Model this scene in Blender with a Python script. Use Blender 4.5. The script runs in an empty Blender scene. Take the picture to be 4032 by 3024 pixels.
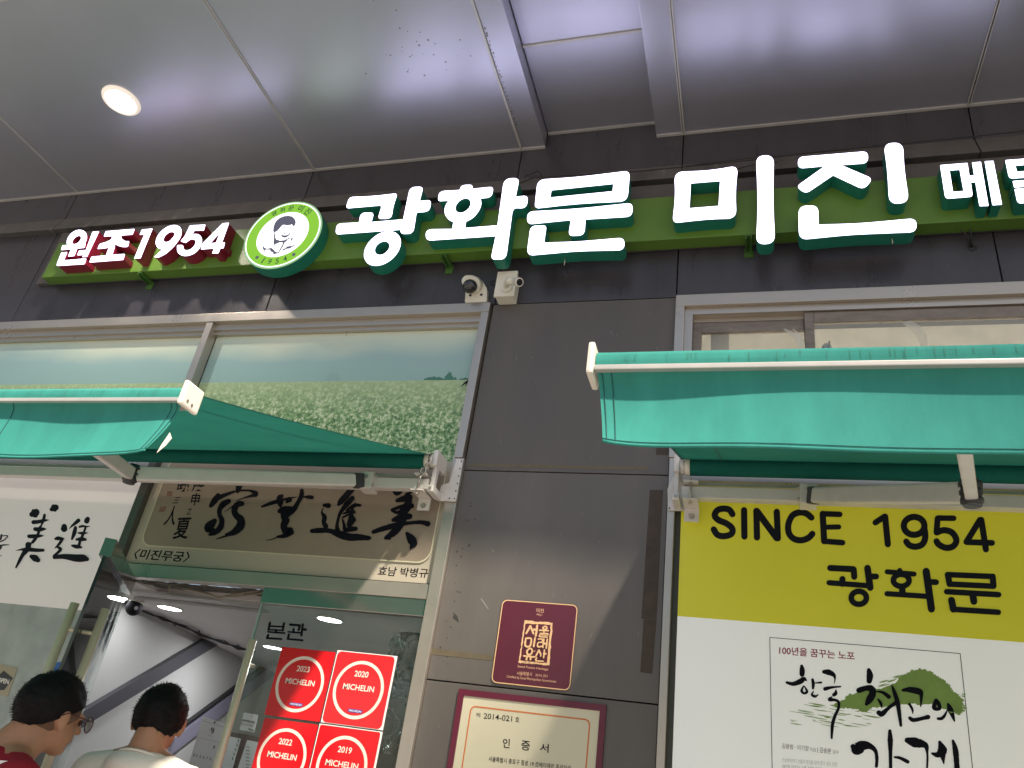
import bpy, bmesh, math, random
from mathutils import Vector, Matrix, noise
from mathutils.geometry import tessellate_polygon
random.seed(7)
sc = bpy.context.scene
COL = sc.collection
R_ = math.radians

# ------------------------------------------------------------------ camera
W_PX, H_PX, FOC = 4032.0, 3024.0, 3081.745681
YAW, PITCH, ROLL = -0.3350735352, 0.4924381440, 0.1545305013
CAM = Vector((0.0, -3.0, 1.5))
FWD = Vector((math.sin(YAW)*math.cos(PITCH), math.cos(YAW)*math.cos(PITCH), math.sin(PITCH)))
_r0 = Vector((math.cos(YAW), -math.sin(YAW), 0)); _u0 = _r0.cross(FWD)
RGT = math.cos(ROLL)*_r0 + math.sin(ROLL)*_u0
UPV = -math.sin(ROLL)*_r0 + math.cos(ROLL)*_u0
cam_d = bpy.data.cameras.new('camera'); cam = bpy.data.objects.new('camera', cam_d); COL.objects.link(cam)
cam_d.sensor_fit = 'HORIZONTAL'; cam_d.sensor_width = 36.0; cam_d.lens = 36.0*FOC/W_PX
cam_d.clip_start = 0.05; cam_d.clip_end = 2000
cam.matrix_world = Matrix(((RGT.x, UPV.x, -FWD.x, CAM.x), (RGT.y, UPV.y, -FWD.y, CAM.y), (RGT.z, UPV.z, -FWD.z, CAM.z), (0, 0, 0, 1)))
sc.camera = cam

# ------------------------------------------------------------------ sky, sun, exposure
SUN_TRAVEL = Vector((-0.88, 1.0, -1.69)).normalized()
elev = math.asin(-SUN_TRAVEL.z)
az = math.atan2(-SUN_TRAVEL.x, -SUN_TRAVEL.y)
world = bpy.data.worlds.new('World'); sc.world = world; world.use_nodes = True
wn = world.node_tree.nodes; wl = world.node_tree.links
bg = wn['Background']; sky = wn.new('ShaderNodeTexSky'); sky.sky_type = 'NISHITA'; sky.sun_disc = False
sky.sun_elevation = elev; sky.sun_rotation = az; sky.air_density = 1.3; sky.dust_density = 2.0
wl.new(sky.outputs[0], bg.inputs[0]); bg.inputs[1].default_value = 0.066
sd = bpy.data.lights.new('sun', 'SUN'); sd.energy = 5.0; sd.angle = R_(2.4); sd.color = (1.0, 0.88, 0.74)
sun = bpy.data.objects.new('sun', sd); COL.objects.link(sun); sun.location = (4, -6, 9)
sun.rotation_euler = SUN_TRAVEL.to_track_quat('-Z', 'Y').to_euler()
sc.view_settings.view_transform = 'Standard'; sc.view_settings.look = 'None'
sc.view_settings.exposure = 0.88; sc.view_settings.gamma = 1.0
sc.cycles.use_denoising = True
sc.cycles.max_bounces = 8; sc.cycles.transparent_max_bounces = 16; sc.cycles.sample_clamp_indirect = 6

# ------------------------------------------------------------------ photo pixel -> point on a real plane
def ray(px, py):
    return FWD*FOC + RGT*(px-W_PX/2) - UPV*(py-H_PX/2)
def PY(px, py, Y=0.0):
    d = ray(px, py); return CAM + d*((Y+3.0)/d.y)
def PX(px, py, X):
    d = ray(px, py); return CAM + d*(X/d.x)
def PZ(px, py, Z):
    d = ray(px, py); return CAM + d*((Z-1.5)/d.z)
def TF(x0, y0, s):
    return lambda u, v: (x0+u*s, y0+v*s)

# ------------------------------------------------------------------ materials
MATS = {}
def mat(name, col, rough=0.5, metal=0.0, vary=0.0, vscale=6.0, bump=0.0, bscale=60.0, spec=0.5, emit=None, trans=0.0,
        stretch=None, dirt=None, coat=0.0, rvary=0.0, orand=0.0):
    if name in MATS: return MATS[name]
    m = bpy.data.materials.new(name); m.use_nodes = True
    nt = m.node_tree; n = nt.nodes; l = nt.links; p = n['Principled BSDF']
    p.inputs['Base Color'].default_value = (*col, 1); p.inputs['Roughness'].default_value = rough
    p.inputs['Metallic'].default_value = metal; p.inputs['Specular IOR Level'].default_value = spec
    if coat: p.inputs['Coat Weight'].default_value = coat; p.inputs['Coat Roughness'].default_value = 0.08
    tc = n.new('ShaderNodeTexCoord'); mp = n.new('ShaderNodeMapping'); l.new(tc.outputs['Object'], mp.inputs[0])
    if stretch: mp.inputs['Scale'].default_value = stretch
    last = None
    if vary or dirt or rvary:
        t = n.new('ShaderNodeTexNoise'); t.inputs['Scale'].default_value = vscale; t.inputs['Detail'].default_value = 7
        t.inputs['Roughness'].default_value = 0.65
        l.new(mp.outputs[0], t.inputs['Vector'])
        r = n.new('ShaderNodeValToRGB'); l.new(t.outputs['Fac'], r.inputs[0])
        r.color_ramp.elements[0].position = 0.3; r.color_ramp.elements[1].position = 0.72
        a = [max(0, c*(1-vary)) for c in col]; b = [min(1, c*(1+vary)) for c in col]
        r.color_ramp.elements[0].color = (*a, 1); r.color_ramp.elements[1].color = (*b, 1)
        last = r.outputs[0]
        if dirt:
            t2 = n.new('ShaderNodeTexNoise'); t2.inputs['Scale'].default_value = dirt[1]; t2.inputs['Detail'].default_value = 9
            l.new(mp.outputs[0], t2.inputs['Vector'])
            r2 = n.new('ShaderNodeValToRGB'); l.new(t2.outputs['Fac'], r2.inputs[0])
            r2.color_ramp.elements[0].position = dirt[2]; r2.color_ramp.elements[1].position = dirt[2]+0.06
            mx = n.new('ShaderNodeMix'); mx.data_type = 'RGBA'; l.new(r2.outputs[0], mx.inputs[0])
            l.new(last, mx.inputs[6]); mx.inputs[7].default_value = (*dirt[0], 1); last = mx.outputs[2]
        if orand:
            oi = n.new('ShaderNodeObjectInfo'); mo = n.new('ShaderNodeMapRange'); l.new(oi.outputs['Random'], mo.inputs[0]); mo.inputs[3].default_value = 1-orand; mo.inputs[4].default_value = 1+orand
            hs = n.new('ShaderNodeHueSaturation'); l.new(mo.outputs[0], hs.inputs['Value']); l.new(last, hs.inputs['Color']); last = hs.outputs[0]
        l.new(last, p.inputs['Base Color'])
        if rvary:
            mr = n.new('ShaderNodeMapRange'); l.new(t.outputs['Fac'], mr.inputs[0]); mr.inputs[1].default_value = 0.3; mr.inputs[2].default_value = 0.7
            mr.inputs[3].default_value = max(0.02, rough-rvary); mr.inputs[4].default_value = rough+rvary
            l.new(mr.outputs[0], p.inputs['Roughness'])
    if bump:
        tb = n.new('ShaderNodeTexNoise'); tb.inputs['Scale'].default_value = bscale; tb.inputs['Detail'].default_value = 5
        l.new(mp.outputs[0], tb.inputs['Vector'])
        b = n.new('ShaderNodeBump'); b.inputs['Strength'].default_value = bump; b.inputs['Distance'].default_value = 0.004
        l.new(tb.outputs['Fac'], b.inputs['Height']); l.new(b.outputs[0], p.inputs['Normal'])
    if emit:
        p.inputs['Emission Color'].default_value = (*emit[0], 1); p.inputs['Emission Strength'].default_value = emit[1]
    if trans:
        tr = n.new('ShaderNodeBsdfTranslucent'); tr.inputs[0].default_value = (*col, 1)
        if last: l.new(last, tr.inputs[0])
        mx = n.new('ShaderNodeMixShader'); mx.inputs[0].default_value = trans
        l.new(p.outputs[0], mx.inputs[1]); l.new(tr.outputs[0], mx.inputs[2])
        l.new(mx.outputs[0], n['Material Output'].inputs[0])
    MATS[name] = m; return m

def glass(name, tint=(0.93, 0.97, 0.95), refl=1.0, rough=0.0, haze=0.0, haze_col=(0.5, 0.55, 0.53)):
    if name in MATS: return MATS[name]
    m = bpy.data.materials.new(name); m.use_nodes = True; nt = m.node_tree; n = nt.nodes; l = nt.links
    n.remove(n['Principled BSDF'])
    tr = n.new('ShaderNodeBsdfTransparent'); tr.inputs[0].default_value = (*tint, 1)
    gl = n.new('ShaderNodeBsdfGlossy'); gl.inputs['Roughness'].default_value = rough
    fr = n.new('ShaderNodeFresnel'); fr.inputs[0].default_value = 1.5
    mul = n.new('ShaderNodeMath'); mul.operation = 'MULTIPLY'; mul.inputs[1].default_value = refl; mul.use_clamp = True
    l.new(fr.outputs[0], mul.inputs[0])
    mx = n.new('ShaderNodeMixShader'); l.new(mul.outputs[0], mx.inputs[0]); l.new(tr.outputs[0], mx.inputs[1]); l.new(gl.outputs[0], mx.inputs[2])
    out = mx.outputs[0]
    if haze:
        df = n.new('ShaderNodeBsdfDiffuse'); df.inputs[0].default_value = (*haze_col, 1)
        tc = n.new('ShaderNodeTexCoord'); t = n.new('ShaderNodeTexNoise'); t.inputs['Scale'].default_value = 9; t.inputs['Detail'].default_value = 8
        l.new(tc.outputs['Object'], t.inputs['Vector'])
        mr = n.new('ShaderNodeMapRange'); l.new(t.outputs['Fac'], mr.inputs[0]); mr.inputs[1].default_value = 0.35; mr.inputs[2].default_value = 0.75
        mr.inputs[3].default_value = haze*0.75; mr.inputs[4].default_value = haze*1.2
        m2 = n.new('ShaderNodeMixShader'); l.new(mr.outputs[0], m2.inputs[0]); l.new(out, m2.inputs[1]); l.new(df.outputs[0], m2.inputs[2]); out = m2.outputs[0]
    l.new(out, n['Material Output'].inputs[0]); MATS[name] = m; return m

def emitter(name, col, s):
    if name in MATS: return MATS[name]
    m = bpy.data.materials.new(name); m.use_nodes = True; n = m.node_tree.nodes; n.remove(n['Principled BSDF'])
    e = n.new('ShaderNodeEmission'); e.inputs[0].default_value = (*col, 1); e.inputs[1].default_value = s
    m.node_tree.links.new(e.outputs[0], n['Material Output'].inputs[0]); MATS[name] = m; return m

M_PIL = mat('pillar_panel', (0.118, 0.108, 0.098), 0.36, 0.0, 0.12, 2.0, 0.04, 140, 0.5, rvary=0.07, stretch=(2.0, 1, 0.6), orand=0.08)
M_WALL = mat('dark_cladding', (0.054, 0.052, 0.062), 0.31, 0.0, 0.20, 2.6, 0.05, 140, 0.5, rvary=0.08, stretch=(2.5, 1, 0.5), dirt=((0.095, 0.088, 0.085), 20, 0.69), orand=0.16)
M_GAP = mat('dark_gap', (0.045, 0.043, 0.042), 0.8)
M_SOFF = mat('soffit_metal', (0.44, 0.455, 0.535), 0.35, 0.65, 0.05, 1.2, 0.02, 200, rvary=0.04, orand=0.05)
M_TRIM = mat('grey_trim', (0.52, 0.52, 0.51), 0.45, 0.2, 0.08, 12)
M_STEEL = mat('brushed_steel', (0.50, 0.455, 0.40), 0.34, 0.70, 0.05, 2.5, 0.015, 60, rvary=0.10, dirt=((0.42, 0.385, 0.34), 14, 0.70))
M_POL = mat('polished_steel', (0.46, 0.44, 0.41), 0.14, 0.9, 0.08, 3)
M_ALU = mat('pale_painted_aluminium', (0.66, 0.64, 0.60), 0.38, 0.15, 0.07, 14)
M_WPL = mat('cream_plastic', (0.76, 0.73, 0.63), 0.4, 0, 0.05, 10)
M_BLKP = mat('black_plastic', (0.022, 0.022, 0.024), 0.45)
M_CANVAS = mat('green_canvas', (0.020, 0.215, 0.162), 0.85, 0, 0.10, 5, 0.25, 420, 0.2, trans=0.14)
_n = M_CANVAS.node_tree.nodes; _l = M_CANVAS.node_tree.links; _p = _n['Principled BSDF']
_g = _n.new('ShaderNodeNewGeometry'); _m = _n.new('ShaderNodeMix'); _m.data_type = 'RGBA'; _s = _p.inputs['Base Color'].links[0].from_socket
_l.new(_g.outputs['Backfacing'], _m.inputs[0]); _m.inputs[6].default_value = (0.14, 0.165, 0.15, 1); _l.new(_s, _m.inputs[7]); _l.new(_m.outputs[2], _p.inputs['Base Color'])
M_VAL = mat('green_valance_canvas', (0.042, 0.262, 0.220), 0.85, 0, 0.13, 7, 0.12, 420, 0.2, trans=0.10, stretch=(2.5, 1, 0.6))
M_ROLL = mat('rolled_canvas', (0.008, 0.13, 0.10), 0.8, 0, 0.08, 8, 0.2, 300, 0.2)
M_HEM = mat('hem_stitching', (0.012, 0.10, 0.09), 0.8)
M_GREEN = mat('lime_board', (0.108, 0.218, 0.030), 0.36, 0, 0.06, 4, rvary=0.05)
M_TEAL = mat('teal_return', (0.012, 0.20, 0.135), 0.4, 0, 0.08, 6)
M_RED = mat('red_return', (0.22, 0.010, 0.032), 0.38, 0, 0.08, 6)
M_FACE = emitter('lit_letter_face', (0.80, 0.75, 1.0), 2.5)
M_BACKP = mat('sign_back_panel', (0.115, 0.105, 0.10), 0.45, 0.1, 0.12, 3, dirt=((0.22, 0.2, 0.18), 9, 0.68))
M_CORN = mat('cornice_metal', (0.15, 0.14, 0.135), 0.40, 0.2, 0.25, 4, stretch=(3, 1, 1), dirt=((0.30, 0.27, 0.24), 6, 0.66))
M_INK = mat('black_ink', (0.005, 0.006, 0.011), 0.7, spec=0.12)
M_INKB = mat('blue_black_vinyl', (0.008, 0.010, 0.018), 0.6, spec=0.2)
M_GREYINK = mat('grey_print', (0.22, 0.22, 0.2), 0.6)

# ------------------------------------------------------------------ object helpers
def thing(name, label, cat, loc=(0, 0, 0), group=None):
    o = bpy.data.objects.new(name, None); COL.objects.link(o); o.location = loc; o.empty_display_size = 0.1
    o['label'] = label; o['category'] = cat
    if group: o['group'] = group
    return o
def tag(o, label, cat, group=None):
    o['label'] = label; o['category'] = cat
    if group: o['group'] = group
    return o
def wloc(o):
    v = Vector((0, 0, 0))
    while o is not None: v += o.location; o = o.parent
    return v
def link(name, me, m, parent=None, label=None, smooth=False):
    o = bpy.data.objects.new(name, me); COL.objects.link(o)
    if isinstance(m, (list, tuple)):
        for x in m: me.materials.append(x)
    elif m is not None: me.materials.append(m)
    if parent is not None:
        o.parent = parent
        off = wloc(parent)
        if off.length > 0: me.transform(Matrix.Translation(-off))
    if smooth:
        for f in me.polygons: f.use_smooth = True
    if label: o['label'] = label
    return o
class MB:
    def __init__(s): s.b = bmesh.new()
    def box(s, x0, x1, y0, y1, z0, z1, bev=0.0, mi=0):
        vs = [s.b.verts.new((x, y, z)) for x in (x0, x1) for y in (y0, y1) for z in (z0, z1)]
        F = [(0, 1, 3, 2), (4, 6, 7, 5), (0, 4, 5, 1), (2, 3, 7, 6), (0, 2, 6, 4), (1, 5, 7, 3)]
        fs = [s.b.faces.new([vs[i] for i in f]) for f in F]
        for f in fs: f.material_index = mi
        if bev:
            es = list({e for f in fs for e in f.edges})
            bmesh.ops.bevel(s.b, geom=es, offset=bev, segments=2, profile=0.6, affect='EDGES')
        return s
    def hexa(s, pts, mi=0):     # 8 points: bottom 4 ring, top 4 ring
        vs = [s.b.verts.new(p) for p in pts]
        for f in ((3, 2, 1, 0), (4, 5, 6, 7), (0, 1, 5, 4), (1, 2, 6, 5), (2, 3, 7, 6), (3, 0, 4, 7)):
            s.b.faces.new([vs[i] for i in f]).material_index = mi
        return s
    def beam(s, a, b, w, h, up=(0, 0, 1), bev=0.0):
        a = Vector(a); b = Vector(b); d = (b-a).normalized(); sd_ = d.cross(Vector(up)).normalized(); u = sd_.cross(d).normalized()
        n0 = len(s.b.verts)
        pts = []
        for c in (a, b):
            for i, j in ((-1, -1), (1, -1), (1, 1), (-1, 1)): pts.append(c + sd_*(i*w/2) + u*(j*h/2))
        vs = [s.b.verts.new(p) for p in pts]
        fs = [s.b.faces.new([vs[i] for i in f]) for f in ((3, 2, 1, 0), (4, 5, 6, 7), (0, 1, 5, 4), (1, 2, 6, 5), (2, 3, 7, 6), (3, 0, 4, 7))]
        if bev:
            es = list({e for f in fs for e in f.edges}); bmesh.ops.bevel(s.b, geom=es, offset=bev, segments=2, profile=0.6, affect='EDGES')
        return s
    def tube(s, path, r, seg=10, caps=True):
        path = [Vector(p) for p in path]; rings = []
        rr = r if isinstance(r, (list, tuple)) else [r]*len(path)
        ref = None
        for i, p in enumerate(path):
            d = (path[min(i+1, len(path)-1)]-path[max(i-1, 0)]).normalized()
            if ref is None: ref = Vector((0, 0, 1)) if abs(d.z) < 0.9 else Vector((1, 0, 0))
            a = d.cross(ref).normalized(); b2 = a.cross(d).normalized(); ref = b2
            rings.append([s.b.verts.new(p + a*math.cos(t)*rr[i] + b2*math.sin(t)*rr[i]) for t in [2*math.pi*k/seg for k in range(seg)]])
        for i in range(len(rings)-1):
            for k in range(seg):
                s.b.faces.new((rings[i][k], rings[i][(k+1) % seg], rings[i+1][(k+1) % seg], rings[i+1][k])).smooth = True
        if caps:
            s.b.faces.new(rings[0]); s.b.faces.new(rings[-1][::-1])
        return s
    def disc(s, c, axis, r, t, seg=28):
        axis = Vector(axis).normalized(); c = Vector(c); return s.tube([c, c+axis*t], r, seg)
    def torus(s, c, axis, R, r, seg=28, sub=8, a0=0, a1=2*math.pi):
        q = Vector((0, 0, 1)).rotation_difference(Vector(axis)); c = Vector(c); full = abs(a1-a0-2*math.pi) < 1e-6
        n = seg if full else seg+1; rings = []
        for i in range(n):
            t = a0+(a1-a0)*i/seg
            rings.append([s.b.verts.new(c + q @ Vector(((R+r*math.cos(u))*math.cos(t), (R+r*math.cos(u))*math.sin(t), r*math.sin(u)))) for u in [2*math.pi*k/sub for k in range(sub)]])
        for i in range(seg):
            A = rings[i]; B = rings[(i+1) % n]
            for k in range(sub): s.b.faces.new((A[k], B[k], B[(k+1) % sub], A[(k+1) % sub])).smooth = True
        return s
    def grid(s, fn, nu, nv, mi=0, smooth=True):
        g = [[s.b.verts.new(fn(i/nu, j/nv)) for j in range(nv+1)] for i in range(nu+1)]
        for i in range(nu):
            for j in range(nv):
                f = s.b.faces.new((g[i][j], g[i+1][j], g[i+1][j+1], g[i][j+1])); f.smooth = smooth; f.material_index = mi
        return s
    def prism(s, outer, holes, y0, y1, back=True, front=True, side=True, mi=0):   # outlines in x,z; y0 front (towards the street), y1 rear
        loops = [outer]+list(holes)
        pts = [Vector((p[0], p[1], 0)) for lp in loops for p in lp]
        tris = tessellate_polygon([[Vector((p[0], p[1], 0)) for p in lp] for lp in loops])
        fr = [s.b.verts.new((p.x, y0, p.y)) for p in pts]; bk = [s.b.verts.new((p.x, y1, p.y)) for p in pts] if (side or back) else None
        for t in tris:
            a, b, c = [pts[i] for i in t]
            if (b-a).cross(c-a).z < 0: t = (t[0], t[2], t[1])
            try:
                if front: s.b.faces.new((fr[t[0]], fr[t[1]], fr[t[2]])).material_index = mi
                if back: s.b.faces.new((bk[t[2]], bk[t[1]], bk[t[0]])).material_index = mi
            except ValueError: pass
        if side:
            o = 0
            for lp in loops:
                n = len(lp)
                for i in range(n):
                    try: s.b.faces.new((fr[o+i], fr[o+(i+1) % n], bk[o+(i+1) % n], bk[o+i])).material_index = mi
                    except ValueError: pass
                o += n
        return s
    def build(s, name, m, parent=None, label=None, smooth=False, recalc=True):
        if recalc: bmesh.ops.recalc_face_normals(s.b, faces=s.b.faces)
        me = bpy.data.meshes.new(name); s.b.to_mesh(me); s.b.free()
        return link(name, me, m, parent, label, smooth)

def split_build(mb, name, m, parent, label=None, smooth=False):
    bmesh.ops.recalc_face_normals(mb.b, faces=mb.b.faces)
    left = set(mb.b.faces); out = []
    while left:
        f0 = next(iter(left)); st = [f0]; comp = {f0}
        while st:
            f = st.pop()
            for e in f.edges:
                for g in e.link_faces:
                    if g not in comp: comp.add(g); st.append(g)
        left -= comp; comp = sorted(comp, key=lambda f: f.index)
        vs = {}; V = []; F = []; S = []
        for f in comp:
            for v in f.verts:
                if v not in vs: vs[v] = len(V); V.append(tuple(v.co))
            F.append([vs[v] for v in f.verts]); S.append(f.smooth)
        me = bpy.data.meshes.new(name); me.from_pydata(V, [], F); me.update()
        for pl, sm in zip(me.polygons, S): pl.use_smooth = sm
        out.append((V[0], me))
    mb.b.free()
    for _, me in sorted(out, key=lambda t: t[0]): link(name, me, m, parent, label, smooth)
def fillet(pts):
    """(u,v[,r]) corners -> rounded outline"""
    out = []; n = len(pts)
    for i in range(n):
        p = Vector(pts[i][:2]); r = pts[i][2] if len(pts[i]) > 2 else 0
        a = Vector(pts[i-1][:2]); b = Vector(pts[(i+1) % n][:2])
        if r <= 0: out.append((p.x, p.y)); continue
        da = a-p; db = b-p; la = da.length; lb = db.length
        r1 = min(r, la*0.49); r2 = min(r, lb*0.49)
        p0 = p+da/la*r1; p2 = p+db/lb*r2
        for k in range(8):
            t = k/7; q = p0*(1-t)**2+p*2*t*(1-t)+p2*t*t; out.append((q.x, q.y))
    return out
def ell(cx, cy, a, b, th, n=44):
    th = R_(th); return [(cx+a*math.cos(t)*math.cos(th)-b*math.sin(t)*math.sin(th), cy-(a*math.cos(t)*math.sin(th)+b*math.sin(t)*math.cos(th))) for t in [2*math.pi*k/n for k in range(n)]]
def wl_(tf, pts, Y):
    r = []
    for p in pts:
        q = PY(*tf(p[0], p[1]), Y); r.append((q.x, q.z))
    return r
def rrect(x0, x1, z0, z1, r, n=6):
    out = []
    for cx, cz, a in ((x1-r, z1-r, 0), (x0+r, z1-r, 90), (x0+r, z0+r, 180), (x1-r, z0+r, 270)):
        for k in range(n+1):
            t = R_(a+90*k/n); out.append((cx+r*math.cos(t), cz+r*math.sin(t)))
    return out
def cat_rom(P, step=7):
    if len(P) < 3: P = [P[0]]+[tuple((P[0][i]+P[1][i])/2 for i in range(3))]+[P[1]]
    out = []
    for i in range(len(P)-1):
        a = P[max(i-1, 0)]; b = P[i]; c = P[i+1]; d = P[min(i+2, len(P)-1)]
        for k in range(step):
            t = k/step
            out.append(tuple(0.5*((2*b[j])+(-a[j]+c[j])*t+(2*a[j]-5*b[j]+4*c[j]-d[j])*t*t+(-a[j]+3*b[j]-3*c[j]+d[j])*t**3) for j in range(3)))
    out.append(P[-1]); return out
def strokes(name, tf, S, Y, m, parent, label=None, straight=False, stag=0.00012, th=None, rough=0.0):
    """brush strokes: each a list of (u,v,width) in crop pixels, laid as thin ink on the plane Y"""
    b = bmesh.new(); y = Y
    for P in S:
        P = [tuple(p) for p in P]
        C = P if straight else cat_rom(P)
        C = [(c[0], c[1], max(c[2], 3)) for c in C]
        L = []; Rr = []; n = len(C)
        for i, c in enumerate(C):
            d = Vector((C[min(i+1, n-1)][0]-C[max(i-1, 0)][0], C[min(i+1, n-1)][1]-C[max(i-1, 0)][1]))
            if d.length < 1e-6: d = Vector((1, 0))
            d.normalize(); nx, ny = -d.y, d.x
            w = c[2]/2*(1+rough*(noise.noise(Vector((c[0]*0.05, c[1]*0.05, 3)))))
            L.append((c[0]+nx*w, c[1]+ny*w)); Rr.append((c[0]-nx*w, c[1]-ny*w))
        def V(p):
            q = PY(*tf(*p), y); return b.verts.new(q)
        lv = [V(p) for p in L]; rv = [V(p) for p in Rr]
        for i in range(n-1):
            try: b.faces.new((lv[i], lv[i+1], rv[i+1], rv[i]))
            except ValueError: pass
        y -= stag
        for idx in ((0, n-1) if not straight else range(n)):
            c = C[idx]; ring = [V((c[0]+c[2]/2*0.985*math.cos(t), c[1]+c[2]/2*0.985*math.sin(t))) for t in [2*math.pi*k/14 for k in range(14)]]
            b.faces.new(ring); y -= stag
    for f in b.faces:
        f.normal_update()
        if f.normal.y > 0: f.normal_flip()
    me = bpy.data.meshes.new(name); b.to_mesh(me); b.free()
    return link(name, me, m, parent, label)
_fc = {}
def font_mesh(body, offset=0.0, res=4):
    k = (body, offset)
    if k not in _fc:
        c = bpy.data.curves.new('lettering', 'FONT'); c.body = body; c.offset = offset; c.resolution_u = res; c.fill_mode = 'BOTH'
        o = bpy.data.objects.new('lettering', c); COL.objects.link(o)
        bpy.context.view_layer.update()
        me = bpy.data.meshes.new_from_object(o.evaluated_get(bpy.context.evaluated_depsgraph_get()))
        COL.objects.unlink(o); bpy.data.objects.remove(o); bpy.data.curves.remove(c)
        vs = [v.co.copy() for v in me.vertices]; fs = [tuple(p.vertices) for p in me.polygons]; bpy.data.meshes.remove(me)
        x0 = min(v.x for v in vs); x1 = max(v.x for v in vs); y0 = min(v.y for v in vs); y1 = max(v.y for v in vs)
        _fc[k] = ([((v.x-x0)/(x1-x0), (v.y-y0)/(y1-y0)) for v in vs], fs, (x1-x0)/(y1-y0))
    return _fc[k]
def text_quads(name, items, m, parent, label=None):
    """items: (string, BL, BR, TL, weight) with world points: each line of lettering is laid on that parallelogram"""
    for body, bl, br, tl, wt in items:
        uv, fs, asp = font_mesh(body, wt)
        V = [bl+(br-bl)*u+(tl-bl)*v for u, v in uv]
        me = bpy.data.meshes.new(name); me.from_pydata(V, [], list(fs)); me.update()
        b = bmesh.new(); b.from_mesh(me)
        for f in b.faces:
            if f.normal.y > 0: f.normal_flip()
        b.to_mesh(me); b.free()
        link(name, me, m, parent, label)
def tq(body, tf, bl, br, tl, Y, wt=0.0):
    return (body, PY(*tf(*bl), Y), PY(*tf(*br), Y), PY(*tf(*tl), Y), wt)
def tc_(body, cx, z0, h, Y, wt=0.0, w=None):       # centred line on the plane Y
    asp = font_mesh(body, wt)[2]; w = w or h*asp
    return (body, Vector((cx-w/2, Y, z0)), Vector((cx+w/2, Y, z0)), Vector((cx-w/2, Y, z0+h)), wt)

ID = TF(0, 0, 1)
# ================================================================== SETTING: ground
g = MB(); g.grid(lambda u, v: Vector((-60+120*u, -90+91.2*v, 0)), 2, 2, smooth=False)
o = g.build('pavement', mat('grey_paving', (0.29, 0.26, 0.245), 0.8, 0, 0.15, 3, 0.2, 40)); o['kind'] = 'structure'

# ================================================================== SETTING: facade wall
XJ = [-7.5, -5.98, -4.30, -2.51, -1.197, -0.317, 1.006, 2.6, 4.6]
wall = thing('facade_wall', 'dark grey panel clad shopfront wall and pillar behind the lit sign', 'wall')
p = MB()
for i in range(len(XJ)-1):
    x0, x1 = XJ[i]+0.0025, XJ[i+1]-0.0025
    p.box(x0, x1, 0.0, 0.05, 4.485, 4.86, 0.003)
    p.box(x0, x1, 0.0, 0.05, 3.658, 4.365, 0.003)
split_build(p, 'cladding_panel', M_WALL, wall)
p = MB()
for z0, z1 in ((2.7725, 3.6535), (1.895, 2.768), (1.0, 1.890), (0.12, 0.995)):
    p.box(-1.2035, -0.3175, 0.0, 0.05, z0, z1, 0.002)
split_build(p, 'pillar_panel', M_PIL, wall)
p = MB()
p.box(-7.5, 4.6, 0.045, 0.30, 3.656, 7.5)
p.box(-1.2, -0.314, 0.045, 0.30, 0, 3.656)
p.box(-7.5, -1.2, 0.12, 0.30, 2.26, 3.656)
p.build('wall_core', M_GAP, wall)
p = MB()
for i in range(len(XJ)-1):
    x0, x1 = XJ[i]+0.003, XJ[i+1]-0.003
    p.hexa([(x0, -0.052, 4.350), (x1, -0.052, 4.350), (x1, 0.044, 4.368), (x0, 0.044, 4.368), (x0, 0.0, 4.484), (x1, 0.0, 4.484), (x1, 0.044, 4.484), (x0, 0.044, 4.484)])
p.build('cornice', M_CORN, wall, 'sloping metal ledge running above the sign')
# old marks on the pillar: brown tape down the right edge, pale tape ghost, chips and scratches
TP = TF(1550, 1950, 0.51989)
tape = MB()
for q in ([(1940, -40), (2040, -40), (1992, 935), (1876, 935)], [(1893, 938), (1992, 938), (1958, 1352), (1868, 1340)]):
    tape.prism(wl_(TP, q, -0.0012), [], -0.0012, -0.0004)
tape.prism([(-0.372, 2.86), (-0.322, 2.86), (-0.322, 2.90), (-0.372, 2.90)], [], -0.0012, -0.0004)
split_build(tape, 'tape_strip', mat('brown_tape', (0.055, 0.036, 0.022), 0.5, 0, 0.3, 20), wall, 'brown adhesive strip along the pillar edge')
gh = MB()
gh.prism(wl_(TP, [(285, 1158), (770, 1215), (765, 1255), (280, 1205)], -0.001), [], -0.001, -0.0004)
gh.prism([(-1.19, 2.788), (-0.40, 2.790), (-0.40, 2.806), (-1.19, 2.803)], [], -0.001, -0.0004)
split_build(gh, 'tape_mark', mat('old_tape_mark', (0.125, 0.105, 0.065), 0.5, 0, 0.15, 30), wall)
sc_ = MB()
rnd = random.Random(3)
for q in ([(655, 782), (668, 784), (720, 862), (712, 862)], [(745, 410), (752, 412), (760, 430), (755, 430)], [(1556, 347), (1560, 347), (1560, 358), (1556, 358)]):
    sc_.prism(wl_(TP, q, -0.001), [], -0.001, -0.0004)
for k in range(46):
    x = rnd.uniform(-1.18, -0.34); z = rnd.uniform(1.7, 3.6); L = rnd.uniform(0.004, 0.022); w = rnd.uniform(0.0006, 0.0016); a = rnd.uniform(1.0, 2.1)
    dx, dz = math.cos(a)*L, math.sin(a)*L
    sc_.prism([(x, z), (x+w, z), (x+dx+w, z+dz), (x+dx, z+dz)], [], -0.001, -0.0004)
sc_.build('scratch', mat('pale_scratch', (0.26, 0.25, 0.23), 0.5), wall)
ch = MB()
for q in ([(447, 925), (460, 893), (482, 915), (494, 962)], [(262, 812), (305, 858), (298, 858), (270, 835)]):
    ch.prism(wl_(TP, q, -0.001), [], -0.001, -0.0004)
for k in range(26):
    x = -1.17+rnd.random()*0.06; z = 1.9+rnd.random()*0.8; r = rnd.uniform(0.0015, 0.004)
    ch.prism([(x+r*math.cos(t), z+r*math.sin(t)) for t in (0, 1.05, 2.1, 3.14, 4.2, 5.2)], [], -0.001, -0.0004)
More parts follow.
